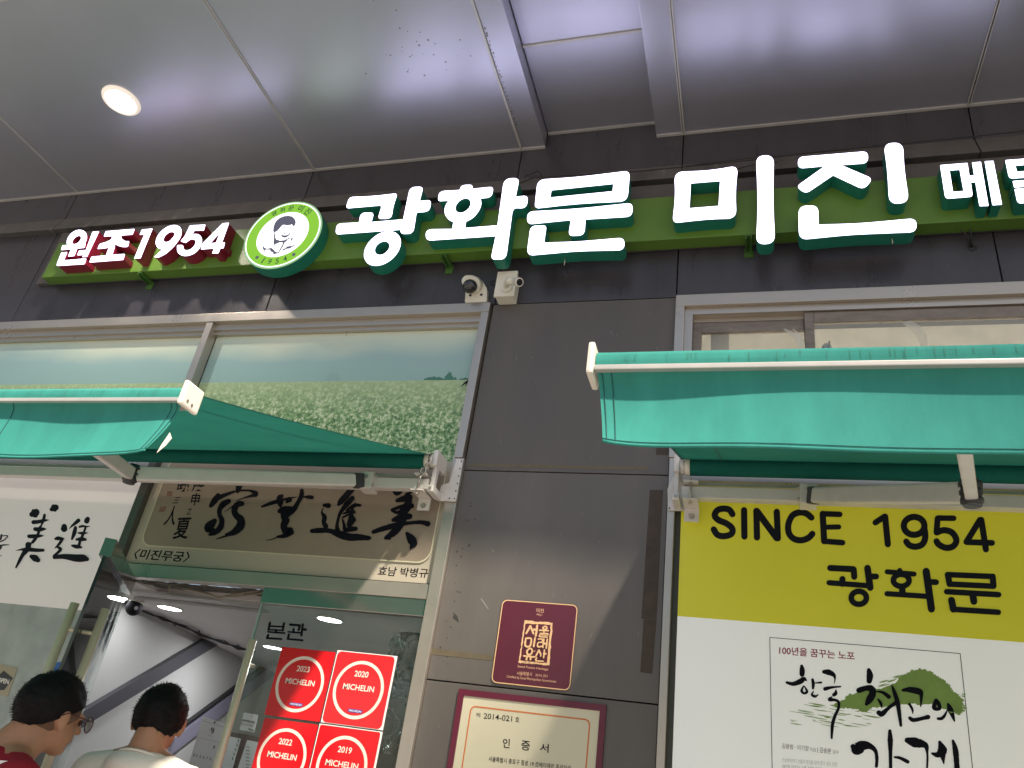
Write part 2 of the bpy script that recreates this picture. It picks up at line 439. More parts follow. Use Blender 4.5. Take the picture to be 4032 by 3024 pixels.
ch.build('paint_chip', mat('dark_chip', (0.035, 0.036, 0.032), 0.6), wall)
# hole and loose wires under the right end of the sign
hole = PY(3828, 976, 0)
hw = MB(); hw.torus((hole.x, -0.001, hole.z), (0, 1, 0), 0.014, 0.004)
hw.tube([(hole.x, 0.0, hole.z), (hole.x-0.03, -0.04, hole.z+0.05), (hole.x-0.10, -0.07, hole.z+0.11), (hole.x-0.14, -0.09, hole.z+0.17)], 0.003, 6)
hw.tube([(hole.x, 0.0, hole.z), (hole.x-0.01, -0.05, hole.z+0.06), (hole.x-0.02, -0.08, hole.z+0.15)], 0.003, 6)
split_build(hw, 'sign_wire', M_BLKP, wall)
ww = MB()
def wire(pts, Y, r=0.0035): ww.tube([PY(a, b, Y) for a, b in pts], r, 6)
wire([(2030, 728), (2100, 700), (2250, 690), (2500, 676), (2700, 656), (2960, 630), (3200, 600), (3500, 570), (3800, 540), (4032, 515), (4300, 490)], -0.062)
wire([(2065, 697), (2095, 682), (2120, 672), (2132, 690), (2128, 718)], -0.064)
wire([(2650, 662), (2760, 645), (2980, 620), (3080, 612), (3150, 606)], -0.062, 0.003)
wire([(2890, 668), (2960, 650), (3060, 640)], -0.062, 0.003)
split_build(ww, 'cable_run', M_BLKP, wall)
up = MB(); up.box(-7.5, 4.6, -1.33, 0.30, 4.98, 12.0); up.build('upper_storey', M_TRIM, wall)

# ================================================================== SETTING: soffit
YE = -1.33
sof = thing('soffit', 'grey metal panelled soffit with a recessed strip above the shopfront', 'soffit')
p = MB()
SX = [-7.5, -5.98, -4.29, -2.50, -1.197]
for i in range(4): p.box(SX[i]+0.005, SX[i+1]-0.005, YE, -0.016, 4.70, 4.86, 0.004)
for a, b in ((-0.317, 1.006), (1.006, 2.6), (2.6, 4.6)): p.box(a+0.005, b-0.005, YE, -0.016, 4.70, 4.86, 0.004)
split_build(p, 'soffit_panel', M_SOFF, sof)
p = MB(); p.box(-1.192, -1.062, YE, -0.014, 4.70, 4.86, 0.004); p.box(-0.458, -0.322, YE, -0.014, 4.70, 4.86, 0.004)
split_build(p, 'soffit_beam', M_SOFF, sof)
p = MB(); p.box(-1.058, -0.462, -0.577, -0.016, 4.80, 4.86, 0.003); p.box(-1.058, -0.462, YE, -0.585, 4.80, 4.86, 0.003)
split_build(p, 'recess_panel', M_SOFF, sof)
p = MB(); p.box(-7.5, 4.6, YE+0.002, -0.002, 4.862, 4.978); p.build('soffit_void', M_GAP, sof)
p = MB()
p.box(-7.5, -1.064, -0.0155, -0.0005, 4.694, 4.712); p.box(-0.456, 4.6, -0.0155, -0.0005, 4.694, 4.712); p.box(-1.058, -0.462, -0.0155, -0.0005, 4.794, 4.811)
for x in (-2.50, 1.006): p.box(x-0.007, x-0.003, YE, -0.017, 4.692, 4.704); p.box(x+0.003, x+0.007, YE, -0.017, 4.692, 4.704)
p.box(-0.3255, -0.3195, YE, -0.017, 4.693, 4.704); p.box(-0.3160, -0.309, YE, -0.017, 4.691, 4.704); p.box(-1.204, -1.1925, YE, -0.017, 4.692, 4.704); p.box(-1.058, -0.462, -0.587, -0.574, 4.793, 4.803); p.box(-4.2935, -4.2865, YE, -0.017, 4.695, 4.704)
p.box(-7.5, 4.6, YE-0.02, YE-0.001, 4.68, 4.985)
p.build('edge_trim', M_TRIM, sof)
p = MB(); rnd = random.Random(5)
for k in range(26):
    y = -0.78+0.62*k/26+rnd.uniform(-0.006, 0.006)
    p.disc((-1.183+rnd.uniform(-0.004, 0.004), y, 4.7008), (0, 0, -1), rnd.uniform(0.0025, 0.006), 0.0018, 8)
for k in range(26):
    p.disc((-1.55+rnd.gauss(0, 0.09), -0.72+rnd.gauss(0, 0.09), 4.7008), (0, 0, -1), rnd.uniform(0.002, 0.006), 0.0012, 8)
split_build(p, 'drip_stain', mat('drip_stain', (0.16, 0.155, 0.16), 0.5), sof)

# recessed downlight
dl = thing('downlight', 'round recessed ceiling lamp, lit, in the soffit over the sign', 'lamp', (-3.394, -0.664, 4.70))
p = MB(); p.torus((-3.394, -0.664, 4.699), (0, 0, 1), 0.092, 0.015, 40, 8); p.build('trim_ring', mat('lamp_ring', (0.80, 0.76, 0.70), 0.4, emit=((1.0, 0.85, 0.70), 0.28)), dl)  # ring's warm emission stands in for glow from the lens
p = MB(); p.disc((-3.394, -0.664, 4.698), (0, 0, -1), 0.080, 0.003, 36); p.build('lens', emitter('lamp_lens', (1.0, 0.93, 0.84), 16), dl)
ld = bpy.data.lights.new('downlight_beam', 'SPOT'); ld.energy = 70; ld.spot_size = R_(120); ld.spot_blend = 0.6; ld.shadow_soft_size = 0.05; ld.color = (1, 0.86, 0.72)
lo = bpy.data.objects.new('downlight_beam', ld); COL.objects.link(lo); lo.parent = dl; lo.location = (0, 0, -0.012)

# ================================================================== illuminated sign
YB = -0.104; YF = -0.178
sign = thing('shop_sign', 'long lime green sign board with glowing white Korean channel letters', 'sign')
p = MB(); p.box(-4.095, 4.4, YB, -0.03, 3.915, 4.180, 0.003); p.build('sign_board', M_GREEN, sign)
p = MB(); p.box(-4.22, 4.4, -0.028, -0.002, 3.93, 4.335, 0.002); p.build('back_panel', M_BACKP, sign, 'dull metal panel behind the green board')
def bracket(px, py, py2, ang=0):
    a = PY(px, py, -0.10); b_ = MB()
    x, z = a.x, 3.913
    b_.box(x-0.014, x-0.010, -0.102, -0.0, z-0.022, z); b_.box(x+0.010, x+0.014, -0.102, -0.0, z-0.022, z); b_.box(x-0.010, x+0.010, -0.102, -0.0, z-0.005, z)
    b_.box(x-0.020, x+0.020, -0.004, 0.0, z-0.05, z)
    for k in range(4): b_.disc((x, -0.09+0.024*k, z-0.006), (0, 0, -1), 0.004, 0.003, 8)
    b_.build('bracket', mat('bracket_green', (0.06, 0.16, 0.03), 0.5), sign)
bracket(555, 1070, 0); bracket(1745, 1015, 0); bracket(2948, 935, 0); bracket(4300, 870, 0)
cA = TF(200, 840, .34358); cB = TF(1300, 700, .23504); cC = TF(1650, 680, .23511); cD = TF(2050, 650, .24711)
cE = TF(2620, 540, .28933); cF = TF(3100, 540, .27721); cG = TF(3640, 560, .19291)
def letter(tf, shapes, side, label):
    """shapes: (outline, [holes]) in crop pixels"""
    body = MB(); face = MB(); y = YF
    for k, (out, holes) in enumerate(shapes):
        o2 = wl_(tf, fillet(out), YF); h2 = [wl_(tf, fillet(h), YF) for h in holes]
        body.prism(o2, h2, YF+0.0004*k, YB+0.001, back=False)
        face.prism(o2, h2, YF-0.0012-0.0004*k, YF-0.0004-0.0004*k+0.0002, side=True, back=False)
    L = body.build('channel_letter', side, sign, label)
    f = face.build('letter_face', M_FACE, L)
    return L
letter(cA, [
    (ell(300, 302, 128, 96, 42), [ell(298, 306, 62, 34, 42)]),
    ([(135, 370, 8), (400, 345, 6), (387, 395, 8), (121, 422, 6)], []),
    ([(240, 398), (310, 392), (270, 490, 8), (201, 496, 8)], []),
    ([(482, 214, 8), (555, 209, 6), (416, 500, 8), (360, 503, 8), (392, 478), (305, 482, 8), (328, 428, 8), (405, 424)], []),
    ([(124, 455, 8), (192, 446, 8), (150, 543, 4), (410, 520, 10), (390, 584, 12), (70, 604, 12), (78, 570)], [])], M_RED, 'slanted white syllable with red sides, first on the board')
letter(cA, [
    ([(632, 207, 8), (962, 180, 8), (938, 244, 12), (608, 267, 10)], []),
    ([(705, 255), (812, 258, 20), (800, 320, 30), (735, 365, 30), (650, 398, 30), (538, 410, 8), (560, 352, 20), (640, 330, 20), (700, 300, 20)], []),
    ([(720, 330), (812, 290, 10), (850, 322, 20), (900, 322, 8), (885, 385, 15), (830, 388, 20), (765, 370, 20)], []),
    ([(672, 385, 8), (737, 378, 8), (700, 500), (628, 505)], []),
    ([(470, 500, 10), (852, 468, 12), (832, 535, 12), (445, 565, 12)], [])], M_RED, 'slanted white syllable with red sides beside the numeral 1954')
letter(cA, [([(1045, 188, 10), (1167, 176, 6), (1028, 516, 6), (957, 519, 6), (1074, 243), (1020, 247, 6)], [])], M_RED, 'red sided numeral one')
letter(cA, [
    (ell(1352, 275, 172, 108, 41), [ell(1355, 272, 76, 42, 41)]),
    ([(1492, 215, 10), (1478, 290, 40), (1410, 385, 40), (1320, 465, 30), (1238, 506, 8), (1186, 503, 8), (1270, 425, 20), (1345, 345, 20), (1400, 280, 10)], [])], M_RED, 'red sided numeral nine')
letter(cA, [
    ([(1597, 140, 10), (1772, 131, 6), (1755, 196, 8), (1648, 199, 6), (1618, 238, 4), (1700, 238, 40), (1738, 290, 50), (1720, 390, 60), (1640, 470, 60), (1530, 497, 50), (1450, 455, 40), (1448, 365, 20), (1515, 365, 15), (1525, 425, 30), (1590, 425, 30), (1655, 370, 40), (1665, 310, 20), (1610, 292, 20), (1545, 340, 10), (1490, 320, 10), (1535, 265, 10)], [])], M_RED, 'red sided numeral five')
letter(cA, [([(1970, 116, 10), (2043, 110, 8), (1962, 335, 6), (1996, 336, 6), (1978, 402, 8), (1943, 403, 5), (1920, 458, 8), (1850, 460, 8), (1873, 402), (1722, 414, 8), (1735, 352, 8)], [[(1942, 218), (1895, 338), (1826, 346)]])], M_RED, 'red sided numeral four')
letter(cB, [
    ([(322, 325, 70), (700, 312, 200), (1130, 262, 60), (1052, 490, 150), (1030, 685, 90), (800, 690, 60), (868, 462, 50), (262, 515, 60)], []),
    ([(92, 952, 60), (112, 772, 80), (485, 752, 12), (515, 585, 90), (735, 588, 60), (690, 745, 6), (1225, 700, 10), (1340, 160, 90), (1562, 152, 70), (1500, 392, 15), (1695, 375, 70), (1665, 572, 110), (1448, 580, 40), (1392, 940, 100), (1192, 942, 60), (1178, 872, 5)], []),
    (ell(877, 1188, 349, 236, 40), [ell(873, 1182, 138, 98, 38)])], M_TEAL, 'tall glowing syllable right of the round emblem')
letter(cC, [
    ([(318, 480, 50), (335, 312, 100), (682, 292, 15), (715, 208, 90), (892, 205, 50), (897, 272, 6), (1248, 236, 70), (1218, 415, 100), (1030, 432, 8), (1046, 520, 60), (1020, 610, 60), (960, 700, 60), (885, 772, 50), (785, 822, 12), (770, 928, 4), (1315, 885, 6), (1425, 98, 130), (1682, 92, 90), (1618, 408, 18), (1828, 380, 90), (1802, 598, 120), (1595, 592, 50), (1562, 660, 30), (1455, 1455, 110), (1203, 1455, 80), (1285, 1062, 5), (118, 1140, 90), (112, 950, 120), (555, 945, 6), (578, 828, 12), (500, 792, 50), (440, 715, 50), (425, 630, 50), (445, 550, 40), (497, 468, 6)],
     [ell(738, 553, 146, 100, 40)])], M_TEAL, 'tall glowing syllable with a circle and two bars')
letter(cD, [
    ([(272, 235, 120), (900, 195, 300), (1742, 92, 100), (1702, 578, 130), (900, 618, 300), (222, 695, 80)], [[(490, 402, 14), (1478, 300, 8), (1468, 420, 8), (470, 520, 8)]]),
    ([(104, 948, 90), (108, 745, 100), (900, 700, 300), (1785, 605, 90), (1778, 822, 100), (1034, 868, 14), (1016, 1122, 100), (762, 1132, 80), (802, 878, 12)], []),
    ([(160, 972, 90), (414, 964, 60), (373, 1240, 4), (900, 1224, 200), (1655, 1160, 100), (1652, 1358, 100), (900, 1375, 200), (96, 1448, 120)], [])], M_TEAL, 'tall glowing syllable with a flat box on top')
letter(cE, [
    ([(120, 475, 130), (600, 458, 220), (988, 390, 110), (952, 750, 200), (968, 1108, 130), (600, 1116, 220), (95, 1172, 90), (138, 800, 200)], [[(345, 630, 16), (745, 598, 10), (725, 938, 14), (328, 970, 6)]]),
    ([(1232, 256, 120), (1478, 248, 120), (1468, 650, 200), (1472, 1050, 200), (1494, 1450, 130), (1234, 1462, 120), (1256, 1000, 200), (1250, 620, 200)], [])], M_TEAL, 'tall glowing syllable of a square and an upright bar')
letter(cF, [
    ([(152, 285, 80), (1146, 202, 90), (1146, 372, 90), (757, 398, 3), (1215, 592, 80), (1085, 748, 90), (650, 543, 10), (258, 808, 80), (130, 702, 60), (535, 413, 3), (152, 447, 80)], []),
    ([(1366, 92, 130), (1645, 80, 130), (1655, 420, 200), (1730, 930, 130), (1448, 955, 130), (1420, 450, 200)], []),
    ([(158, 980, 120), (438, 975, 100), (445, 1246, 4), (1000, 1232, 250), (1832, 1156, 110), (1836, 1350, 110), (900, 1388, 250), (166, 1462, 130)], [])], M_TEAL, 'tall glowing syllable with a slanted foot bar')
letter(cG, [
    ([(320, 472, 22), (875, 427, 10), (915, 685, 14), (1016, 680, 14), (972, 417, 8), (1150, 404, 8), (1306, 1300, 16), (1124, 1306, 16), (1040, 815, 14), (944, 825, 14), (986, 1112, 70), (428, 1158, 80)], [[(510, 578, 10), (720, 562, 10), (800, 1000, 10), (580, 1018, 10)]]),
    ([(1230, 395, 8), (1405, 385, 8), (1580, 1275, 16), (1388, 1288, 16)], [])], M_TEAL, 'smaller glowing syllable near the right end')
letter(cG, [
    ([(1648, 370, 16), (2420, 312, 16), (2490, 690, 60), (1730, 747, 80)], [[(1852, 480, 10), (2240, 450, 10), (2270, 575, 10), (1888, 606, 10)]]),
    ([(1800, 798, 12), (2570, 740, 12), (2590, 870, 12), (1832, 926, 14)], []),
    ([(1838, 962, 12), (2590, 905, 12), (2630, 1190, 16), (1900, 1256, 80)], [])], M_TEAL, 'smaller glowing syllable cut by the picture edge')
# small pins under letters
p = MB()
for px, py in ((2222, 1044), (3515, 960)):
    a = PY(px, py, -0.14); p.tube([a, a+Vector((0, 0, 0.06))], 0.0025, 6)
split_build(p, 'drain_pin', M_STEEL, sign)

# round emblem light box
cH = TF(900, 750, .21097)
ec = PY(*cH(1018, 835), YF)
e1 = [PY(*cH(u, v), YF) for u, v in ell(1018, 835, 791, 538, 33.7)]
ER = sum(math.hypot(q.x-ec.x, q.z-ec.z) for q in e1)/len(e1)
ec = sum(e1, Vector())/len(e1)
em = thing('round_emblem', 'round lime green light box with a portrait and 1954', 'sign', (ec.x, 0, ec.z))
def circ(r, n=64, cx=None, cz=None):
    cx = ec.x if cx is None else cx; cz = ec.z if cz is None else cz
    return [(cx+r*math.cos(t), cz+r*math.sin(t)) for t in [2*math.pi*k/n for k in range(n)]]
p = MB(); p.prism(circ(ER), [], YF, YB+0.002); p.build('emblem_box', M_TEAL, em)
p = MB(); p.prism(circ(ER*0.998), [], YF-0.003, YF-0.0005, back=False); p.build('outer_ring', emitter('emblem_pale_green', (0.50, 0.85, 0.45), 0.36), em)
p = MB(); p.prism(circ(ER*0.958), [circ(ER*0.928)], YF-0.0045, YF-0.0032, back=False); p.build('white_ring', emitter('emblem_white', (0.95, 1.0, 0.95), 0.9), em)
p = MB(); p.prism(circ(ER*0.928), [circ(ER*0.668)], YF-0.0045, YF-0.0032, back=False); p.build('green_band', emitter('emblem_green', (0.30, 0.66, 0.065), 0.52), em)
p = MB(); p.prism(circ(ER*0.668), [], YF-0.0045, YF-0.0032, back=False); p.build('white_disc', emitter('emblem_disc', (1.0, 1.0, 1.0), 1.0), em)
YP = YF-0.0052
port = MB()
M_PORT = emitter('emblem_grey_ink', (0.10, 0.10, 0.14), 0.7)
hair = [(832, 745), (838, 680), (862, 610), (900, 555), (960, 508), (1040, 478), (1120, 470), (1190, 487), (1235, 530), (1256, 590), (1245, 640), (1215, 672), (1200, 660), (1188, 634), (1160, 640), (1100, 655), (1060, 645), (1020, 640), (990, 662), (955, 705), (915, 750), (880, 772), (862, 775), (858, 800), (870, 830), (872, 870), (890, 915), (960, 935), (1040, 928), (1095, 900), (1130, 880), (1145, 895), (1110, 905), (1085, 945), (1030, 985), (1005, 1010), (1010, 970), (950, 970), (880, 1000), (858, 1020), (870, 1060), (885, 1090), (862, 1060), (848, 1010), (836, 970), (846, 900), (846, 820)]
port.prism(wl_(cH, hair, YP), [], YP, YP+0.0004, back=False, side=False)
for q in ([(1020, 985), (1045, 965), (1020, 1040), (960, 1130), (935, 1170), (825, 1196), (835, 1160), (790, 1140), (770, 1105), (690, 1105), (670, 1120), (690, 1160), (670, 1165), (655, 1110), (630, 1070), (655, 1030), (670, 1070), (720, 1085), (800, 1070), (830, 1090), (860, 1130), (905, 1155), (925, 1150), (960, 1090)],
          [(995, 1130), (1010, 1095), (1070, 1070), (1085, 1045), (1150, 1035), (1200, 1035), (1215, 1005), (1235, 1010), (1230, 1035), (1180, 1060), (1140, 1085), (1080, 1090), (1040, 1115)],
          [(1025, 692), (1050, 683), (1082, 698), (1040, 704)], [(996, 742), (1020, 728), (1060, 730), (1020, 742)], [(1015, 808), (1040, 796), (1078, 802), (1040, 820)],
          [(1128, 712), (1190, 706), (1165, 726), (1130, 728)], [(1130, 700), (1165, 680), (1200, 672), (1202, 680), (1160, 692), (1140, 704)],
          [(950, 855), (1000, 826), (1030, 838), (1090, 832), (1130, 812), (1118, 788), (1150, 800), (1140, 830), (1100, 862), (1050, 884), (1000, 868), (985, 846)],
          [(1105, 905), (1135, 876), (1155, 880), (1125, 910), (1115, 920)], [(1155, 900), (1180, 885), (1235, 905), (1230, 915), (1200, 905), (1185, 930), (1200, 950), (1180, 955), (1168, 925)],
          [(1165, 1000), (1190, 985), (1200, 995), (1175, 1008)], [(1210, 985), (1250, 965), (1262, 972), (1225, 992)], [(720, 966), (745, 966), (735, 976)], [(780, 972), (800, 964), (790, 978)]):
    port.prism(wl_(cH, q, YP), [], YP, YP+0.0004, back=False, side=False)
port.build('portrait', M_PORT, em, recalc=False)
items = []
def arc_char(chs, ang, rad, h, flip=False, wt=0.0, wfix=None):
    a = R_(ang); asp = font_mesh(chs, wt)[2]; w = (wfix or min(asp, 1.15))*h
    rv = Vector((math.sin(a), 0, math.cos(a))); tv = Vector((math.cos(a), 0, -math.sin(a)))
    if flip: tv = -tv; rv2 = -rv
    else: rv2 = rv
    c = Vector((ec.x, YP, ec.z)) + rv*rad
    items.append((chs, c - tv*w/2 - rv2*h/2, c + tv*w/2 - rv2*h/2, c - tv*w/2 + rv2*h/2, wt))
for chs, a, h in (('광', -33, .155), ('화', -17, .15), ('문', -1, .15), ('미', 19, .19), ('진', 37, .19)): arc_char(chs, a, ER*0.80, ER*h, False, 0.022)
for chs, a in (('1', 200), ('9', 186), ('5', 172), ('4', 158)): arc_char(chs, a, ER*0.80, ER*.15, True, 0.012, 0.24 if chs == '1' else 0.62)
text_quads('emblem_text', items, emitter('emblem_text_ink', (0.03, 0.065, 0.03), 1.0), em)
p = MB()
for a in (216, 142):
    x = ec.x+ER*0.80*math.sin(R_(a)); z = ec.z+ER*0.80*math.cos(R_(a)); p.prism(circ(ER*0.045, 16, x, z), [], YP, YP+0.0006, back=False)
split_build(p, 'emblem_dot', M_PORT, em)

# ================================================================== security cameras
c5 = TF(1700, 1000, .27125)
dc = thing('dome_camera', 'white dome security camera on a wall bracket under the sign', 'security camera', (-1.31, 0, 3.70))
p = MB()
pl = [(-1.362, 3.674), (-1.245, 3.674), (-1.238, 3.72), (-1.262, 3.79), (-1.300, 3.832), (-1.345, 3.838), (-1.372, 3.80), (-1.362, 3.72)]
p.prism(wl_(c5, fillet([(480, 705, 15), (795, 690, 15), (800, 500, 20), (720, 365, 40), (600, 305, 60), (480, 310, 40), (425, 380, 40), (490, 560, 20)]), -0.03), [], -0.03, -0.001)
p.build('mount_plate', M_WPL, dc)
cdom = PY(*c5(575, 450), -0.075)
p = MB(); p.tube([cdom+Vector((-0.004, 0.045, 0.03)), cdom+Vector((0, 0.01, 0.008)), cdom+Vector((0, -0.004, -0.002))], [0.046, 0.044, 0.040], 28); p.build('housing', M_WPL, dc)
bm_ = bmesh.new(); bmesh.ops.create_uvsphere(bm_, u_segments=28, v_segments=18, radius=0.036)
bmesh.ops.translate(bm_, verts=bm_.verts, vec=cdom+Vector((0, -0.012, -0.018))); me = bpy.data.meshes.new('dome'); bm_.to_mesh(me); bm_.free()
link('dome', me, mat('smoked_dome', (0.02, 0.02, 0.025), 0.06, 0, spec=0.8), dc, smooth=True)
p = MB()
for u, v in ((560, 600), (720, 592)):
    a = PY(*c5(u, v), -0.031); p.disc(a, (0, -1, 0), 0.007, 0.0012, 14)
split_build(p, 'screw_hole', M_BLKP, dc)
bc = thing('bullet_camera', 'white bullet security camera on a square junction box under the sign', 'security camera', (-1.13, 0, 3.70))
xa, xb = PY(*c5(1000, 560), -0.06).x, PY(*c5(1265, 560), -0.06).x
p = MB(); p.box(-1.176, -1.083, -0.062, -0.001, 3.650, 3.795, 0.006); p.box(-1.182, -1.077, -0.078, -0.063, 3.648, 3.800, 0.006); p.build('junction_box', M_WPL, bc)
bcn = PY(*c5(1090, 490), -0.08); tip = PY(*c5(1275, 410), -0.19); bk = PY(*c5(1110, 390), -0.14)
p = MB(); p.disc(bcn, (0, -1, 0), 0.027, 0.008, 24); p.tube([bcn+Vector((0, -0.008, 0)), bcn+Vector((0.002, -0.03, 0.01)), (bk*0.6+tip*0.4)], [0.013, 0.012, 0.012], 14); p.build('swivel_mount', M_WPL, bc)
p = MB(); d = (tip-bk).normalized(); p.tube([bk, bk+d*0.004, bk+d*0.03, bk+d*0.031, tip-d*0.012, tip-d*0.011, tip], [0.016, 0.0195, 0.0195, 0.018, 0.018, 0.0215, 0.0215], 24); p.build('barrel', M_WPL, bc)
p = MB(); p.disc(tip, d, 0.0165, 0.0012, 24); p.build('lens', mat('lens_glass', (0.01, 0.01, 0.014), 0.08), bc)
p = MB(); p.tube([(-1.24, -0.006, 3.79), (-1.215, -0.02, 3.775), (-1.175, -0.02, 3.78)], 0.004, 6); p.tube([(-1.235, -0.006, 3.80), (-1.20, -0.012, 3.795), (-1.17, -0.01, 3.80)], 0.004, 6)
p.tube([(-1.21, -0.006, 3.76), (-1.2, -0.022, 3.752), (-1.172, -0.03, 3.765)], 0.004, 6)
split_build(p, 'camera_cable', mat('grey_cable', (0.08, 0.08, 0.09), 0.5), bc)

# ================================================================== mural window over the door
def field_mat():
    m = bpy.data.materials.new('field_mural_print'); m.use_nodes = True; nt = m.node_tree; n = nt.nodes; l = nt.links; p = n['Principled BSDF']
    p.inputs['Roughness'].default_value = 0.16
    tc = n.new('ShaderNodeTexCoord'); sx = n.new('ShaderNodeSeparateXYZ'); l.new(tc.outputs['Object'], sx.inputs[0])
    # cloudy sky, printed: teal low, cream high
    nz = n.new('ShaderNodeTexNoise'); nz.inputs['Scale'].default_value = 1.5; nz.inputs['Detail'].default_value = 3
    mp = n.new('ShaderNodeMapping'); mp.inputs['Scale'].default_value = (0.8, 1, 1.6); l.new(tc.outputs['Object'], mp.inputs[0]); l.new(mp.outputs[0], nz.inputs['Vector'])
    ad = n.new('ShaderNodeMath'); ad.operation = 'MULTIPLY_ADD'; ad.inputs[1].default_value = 0.34; ad.inputs[2].default_value = -0.17; l.new(nz.outputs['Fac'], ad.inputs[0])
    hz = n.new('ShaderNodeMath'); hz.operation = 'ADD'; l.new(sx.outputs['Z'], hz.inputs[0]); l.new(ad.outputs[0], hz.inputs[1])
    mr = n.new('ShaderNodeMapRange'); l.new(hz.outputs[0], mr.inputs[0]); mr.inputs[1].default_value = 3.25; mr.inputs[2].default_value = 3.62
    rs = n.new('ShaderNodeValToRGB'); l.new(mr.outputs[0], rs.inputs[0]); e = rs.color_ramp.elements
    e[0].position = 0.0; e[0].color = (0.30, 0.47, 0.43, 1); e[1].position = 1.0; e[1].color = (0.74, 0.73, 0.57, 1)
    x = rs.color_ramp.elements.new(0.35); x.color = (0.32, 0.48, 0.47, 1); x = rs.color_ramp.elements.new(0.68); x.color = (0.58, 0.66, 0.54, 1)
    # buckwheat field
    v1 = n.new('ShaderNodeTexVoronoi'); v1.inputs['Scale'].default_value = 62; l.new(tc.outputs['Object'], v1.inputs['Vector'])
    n1 = n.new('ShaderNodeTexNoise'); n1.inputs['Scale'].default_value = 60; n1.inputs['Detail'].default_value = 6; n1.inputs['Roughness'].default_value = 0.7; l.new(tc.outputs['Object'], n1.inputs['Vector'])
    rf = n.new('ShaderNodeValToRGB'); l.new(n1.outputs['Fac'], rf.inputs[0]); e = rf.color_ramp.elements
    e[0].position = 0.38; e[0].color = (0.04, 0.12, 0.03, 1); e[1].position = 0.62; e[1].color = (0.72, 0.78, 0.52, 1)
    x = rf.color_ramp.elements.new(0.5); x.color = (0.20, 0.37, 0.11, 1)
    dist = n.new('ShaderNodeMapRange'); l.new(sx.outputs['Z'], dist.inputs[0]); dist.inputs[1].default_value = 3.02; dist.inputs[2].default_value = 3.25; dist.inputs[3].default_value = 0.0; dist.inputs[4].default_value = 0.85
    mf = n.new('ShaderNodeMix'); mf.data_type = 'RGBA'; l.new(dist.outputs[0], mf.inputs[0]); l.new(rf.outputs[0], mf.inputs[6]); mf.inputs[7].default_value = (0.42, 0.54, 0.29, 1)
    gt = n.new('ShaderNodeMath'); gt.operation = 'GREATER_THAN'; l.new(sx.outputs['Z'], gt.inputs[0]); gt.inputs[1].default_value = 3.251
    mm = n.new('ShaderNodeMix'); mm.data_type = 'RGBA'; l.new(gt.outputs[0], mm.inputs[0]); l.new(mf.outputs[2], mm.inputs[6]); l.new(rs.outputs[0], mm.inputs[7])
    l.new(mm.outputs[2], p.inputs['Base Color'])
    p.inputs['Coat Weight'].default_value = 0.6; p.inputs['Coat Roughness'].default_value = 0.03
    return m
M_FIELD = field_mat()
mw = thing('mural_window', 'steel framed window covered with a flower field mural above the door', 'window')
p = MB()
p.box(-7.0, -1.212, -0.028, 0.045, 3.598, 3.652, 0.002)             # head
p.box(-1.252, -1.2125, -0.026, 0.045, 2.82, 3.5975, 0.002)          # right jamb
p.box(-7.0, -1.2525, 0.002, 0.05, 3.560, 3.5975)
p.box(-7.0, -1.2525, 0.016, 0.05, 3.540, 3.560)
p.build('window_frame', M_STEEL, mw)
p = MB(); p.box(-2.842, -2.800, -0.024, 0.036, 2.82, 3.597, 0.002); p.box(-5.0, -4.96, -0.024, 0.036, 2.82, 3.597, 0.002); p.build('mullion', M_STEEL, mw)
for a, b in ((-2.799, -1.2527), (-4.959, -2.843), (-7.0, -5.001)):
    p = MB(); p.box(a, b, 0.04, 0.046, 2.80, 3.5395); p.build('mural_pane', M_FIELD, mw)
M_TREE = mat('printed_trees', (0.07, 0.20, 0.14), 0.2); M_HILL = mat('printed_haze_hill', (0.28, 0.43, 0.40), 0.2)
c2 = TF(1200, 500, .63291)
rnd = random.Random(9)
def blob_outline(u0, u1, base, h, k=26):
    pts = [(u0, base)]
    for i in range(k+1):
        t = i/k; pts.append((u0+(u1-u0)*t, base-h*(0.35+0.65*math.sin(math.pi*t))*(0.75+0.5*rnd.random())))
    pts.append((u1, base)); return pts
p = MB()
for q in (blob_outline(740, 870, 1575, 22), blob_outline(870, 925, 1574, 48, 12), blob_outline(925, 945, 1573, 18, 8), blob_outline(960, 1030, 1573, 12, 10)): p.prism(wl_(c2, q, 0.0395), [], 0.0392, 0.0397, back=False, side=False)
p.build('printed_treeline', M_TREE, mw, recalc=False)
p = MB()
for q in (blob_outline(125, 220, 1578, 50, 16),): p.prism(wl_(c2, q, 0.0395), [], 0.0394, 0.0397, back=False, side=False)
p.prism(wl_(c2, [(1010, 1572), (1030, 1520), (1060, 1480), (1070, 1572)], 0.0395), [], 0.0394, 0.0397, back=False, side=False)
p.build('printed_hill', M_HILL, mw, recalc=False)
strokes('printed_branch', c2, [[(1075, 1470, 6), (1040, 1560, 12), (1000, 1590, 10), (975, 1612, 4)], [(1045, 1560, 8), (1020, 1612, 5)], [(1075, 1520, 10), (1030, 1575, 10)], [(1010, 1585, 6), (1000, 1612, 4)]], 0.0388, M_INK, mw)
strokes('pane_crack', c2, [[(268, 1243, 2.5), (258, 1300, 1.5)]], 0.0388, M_GREYINK, mw)

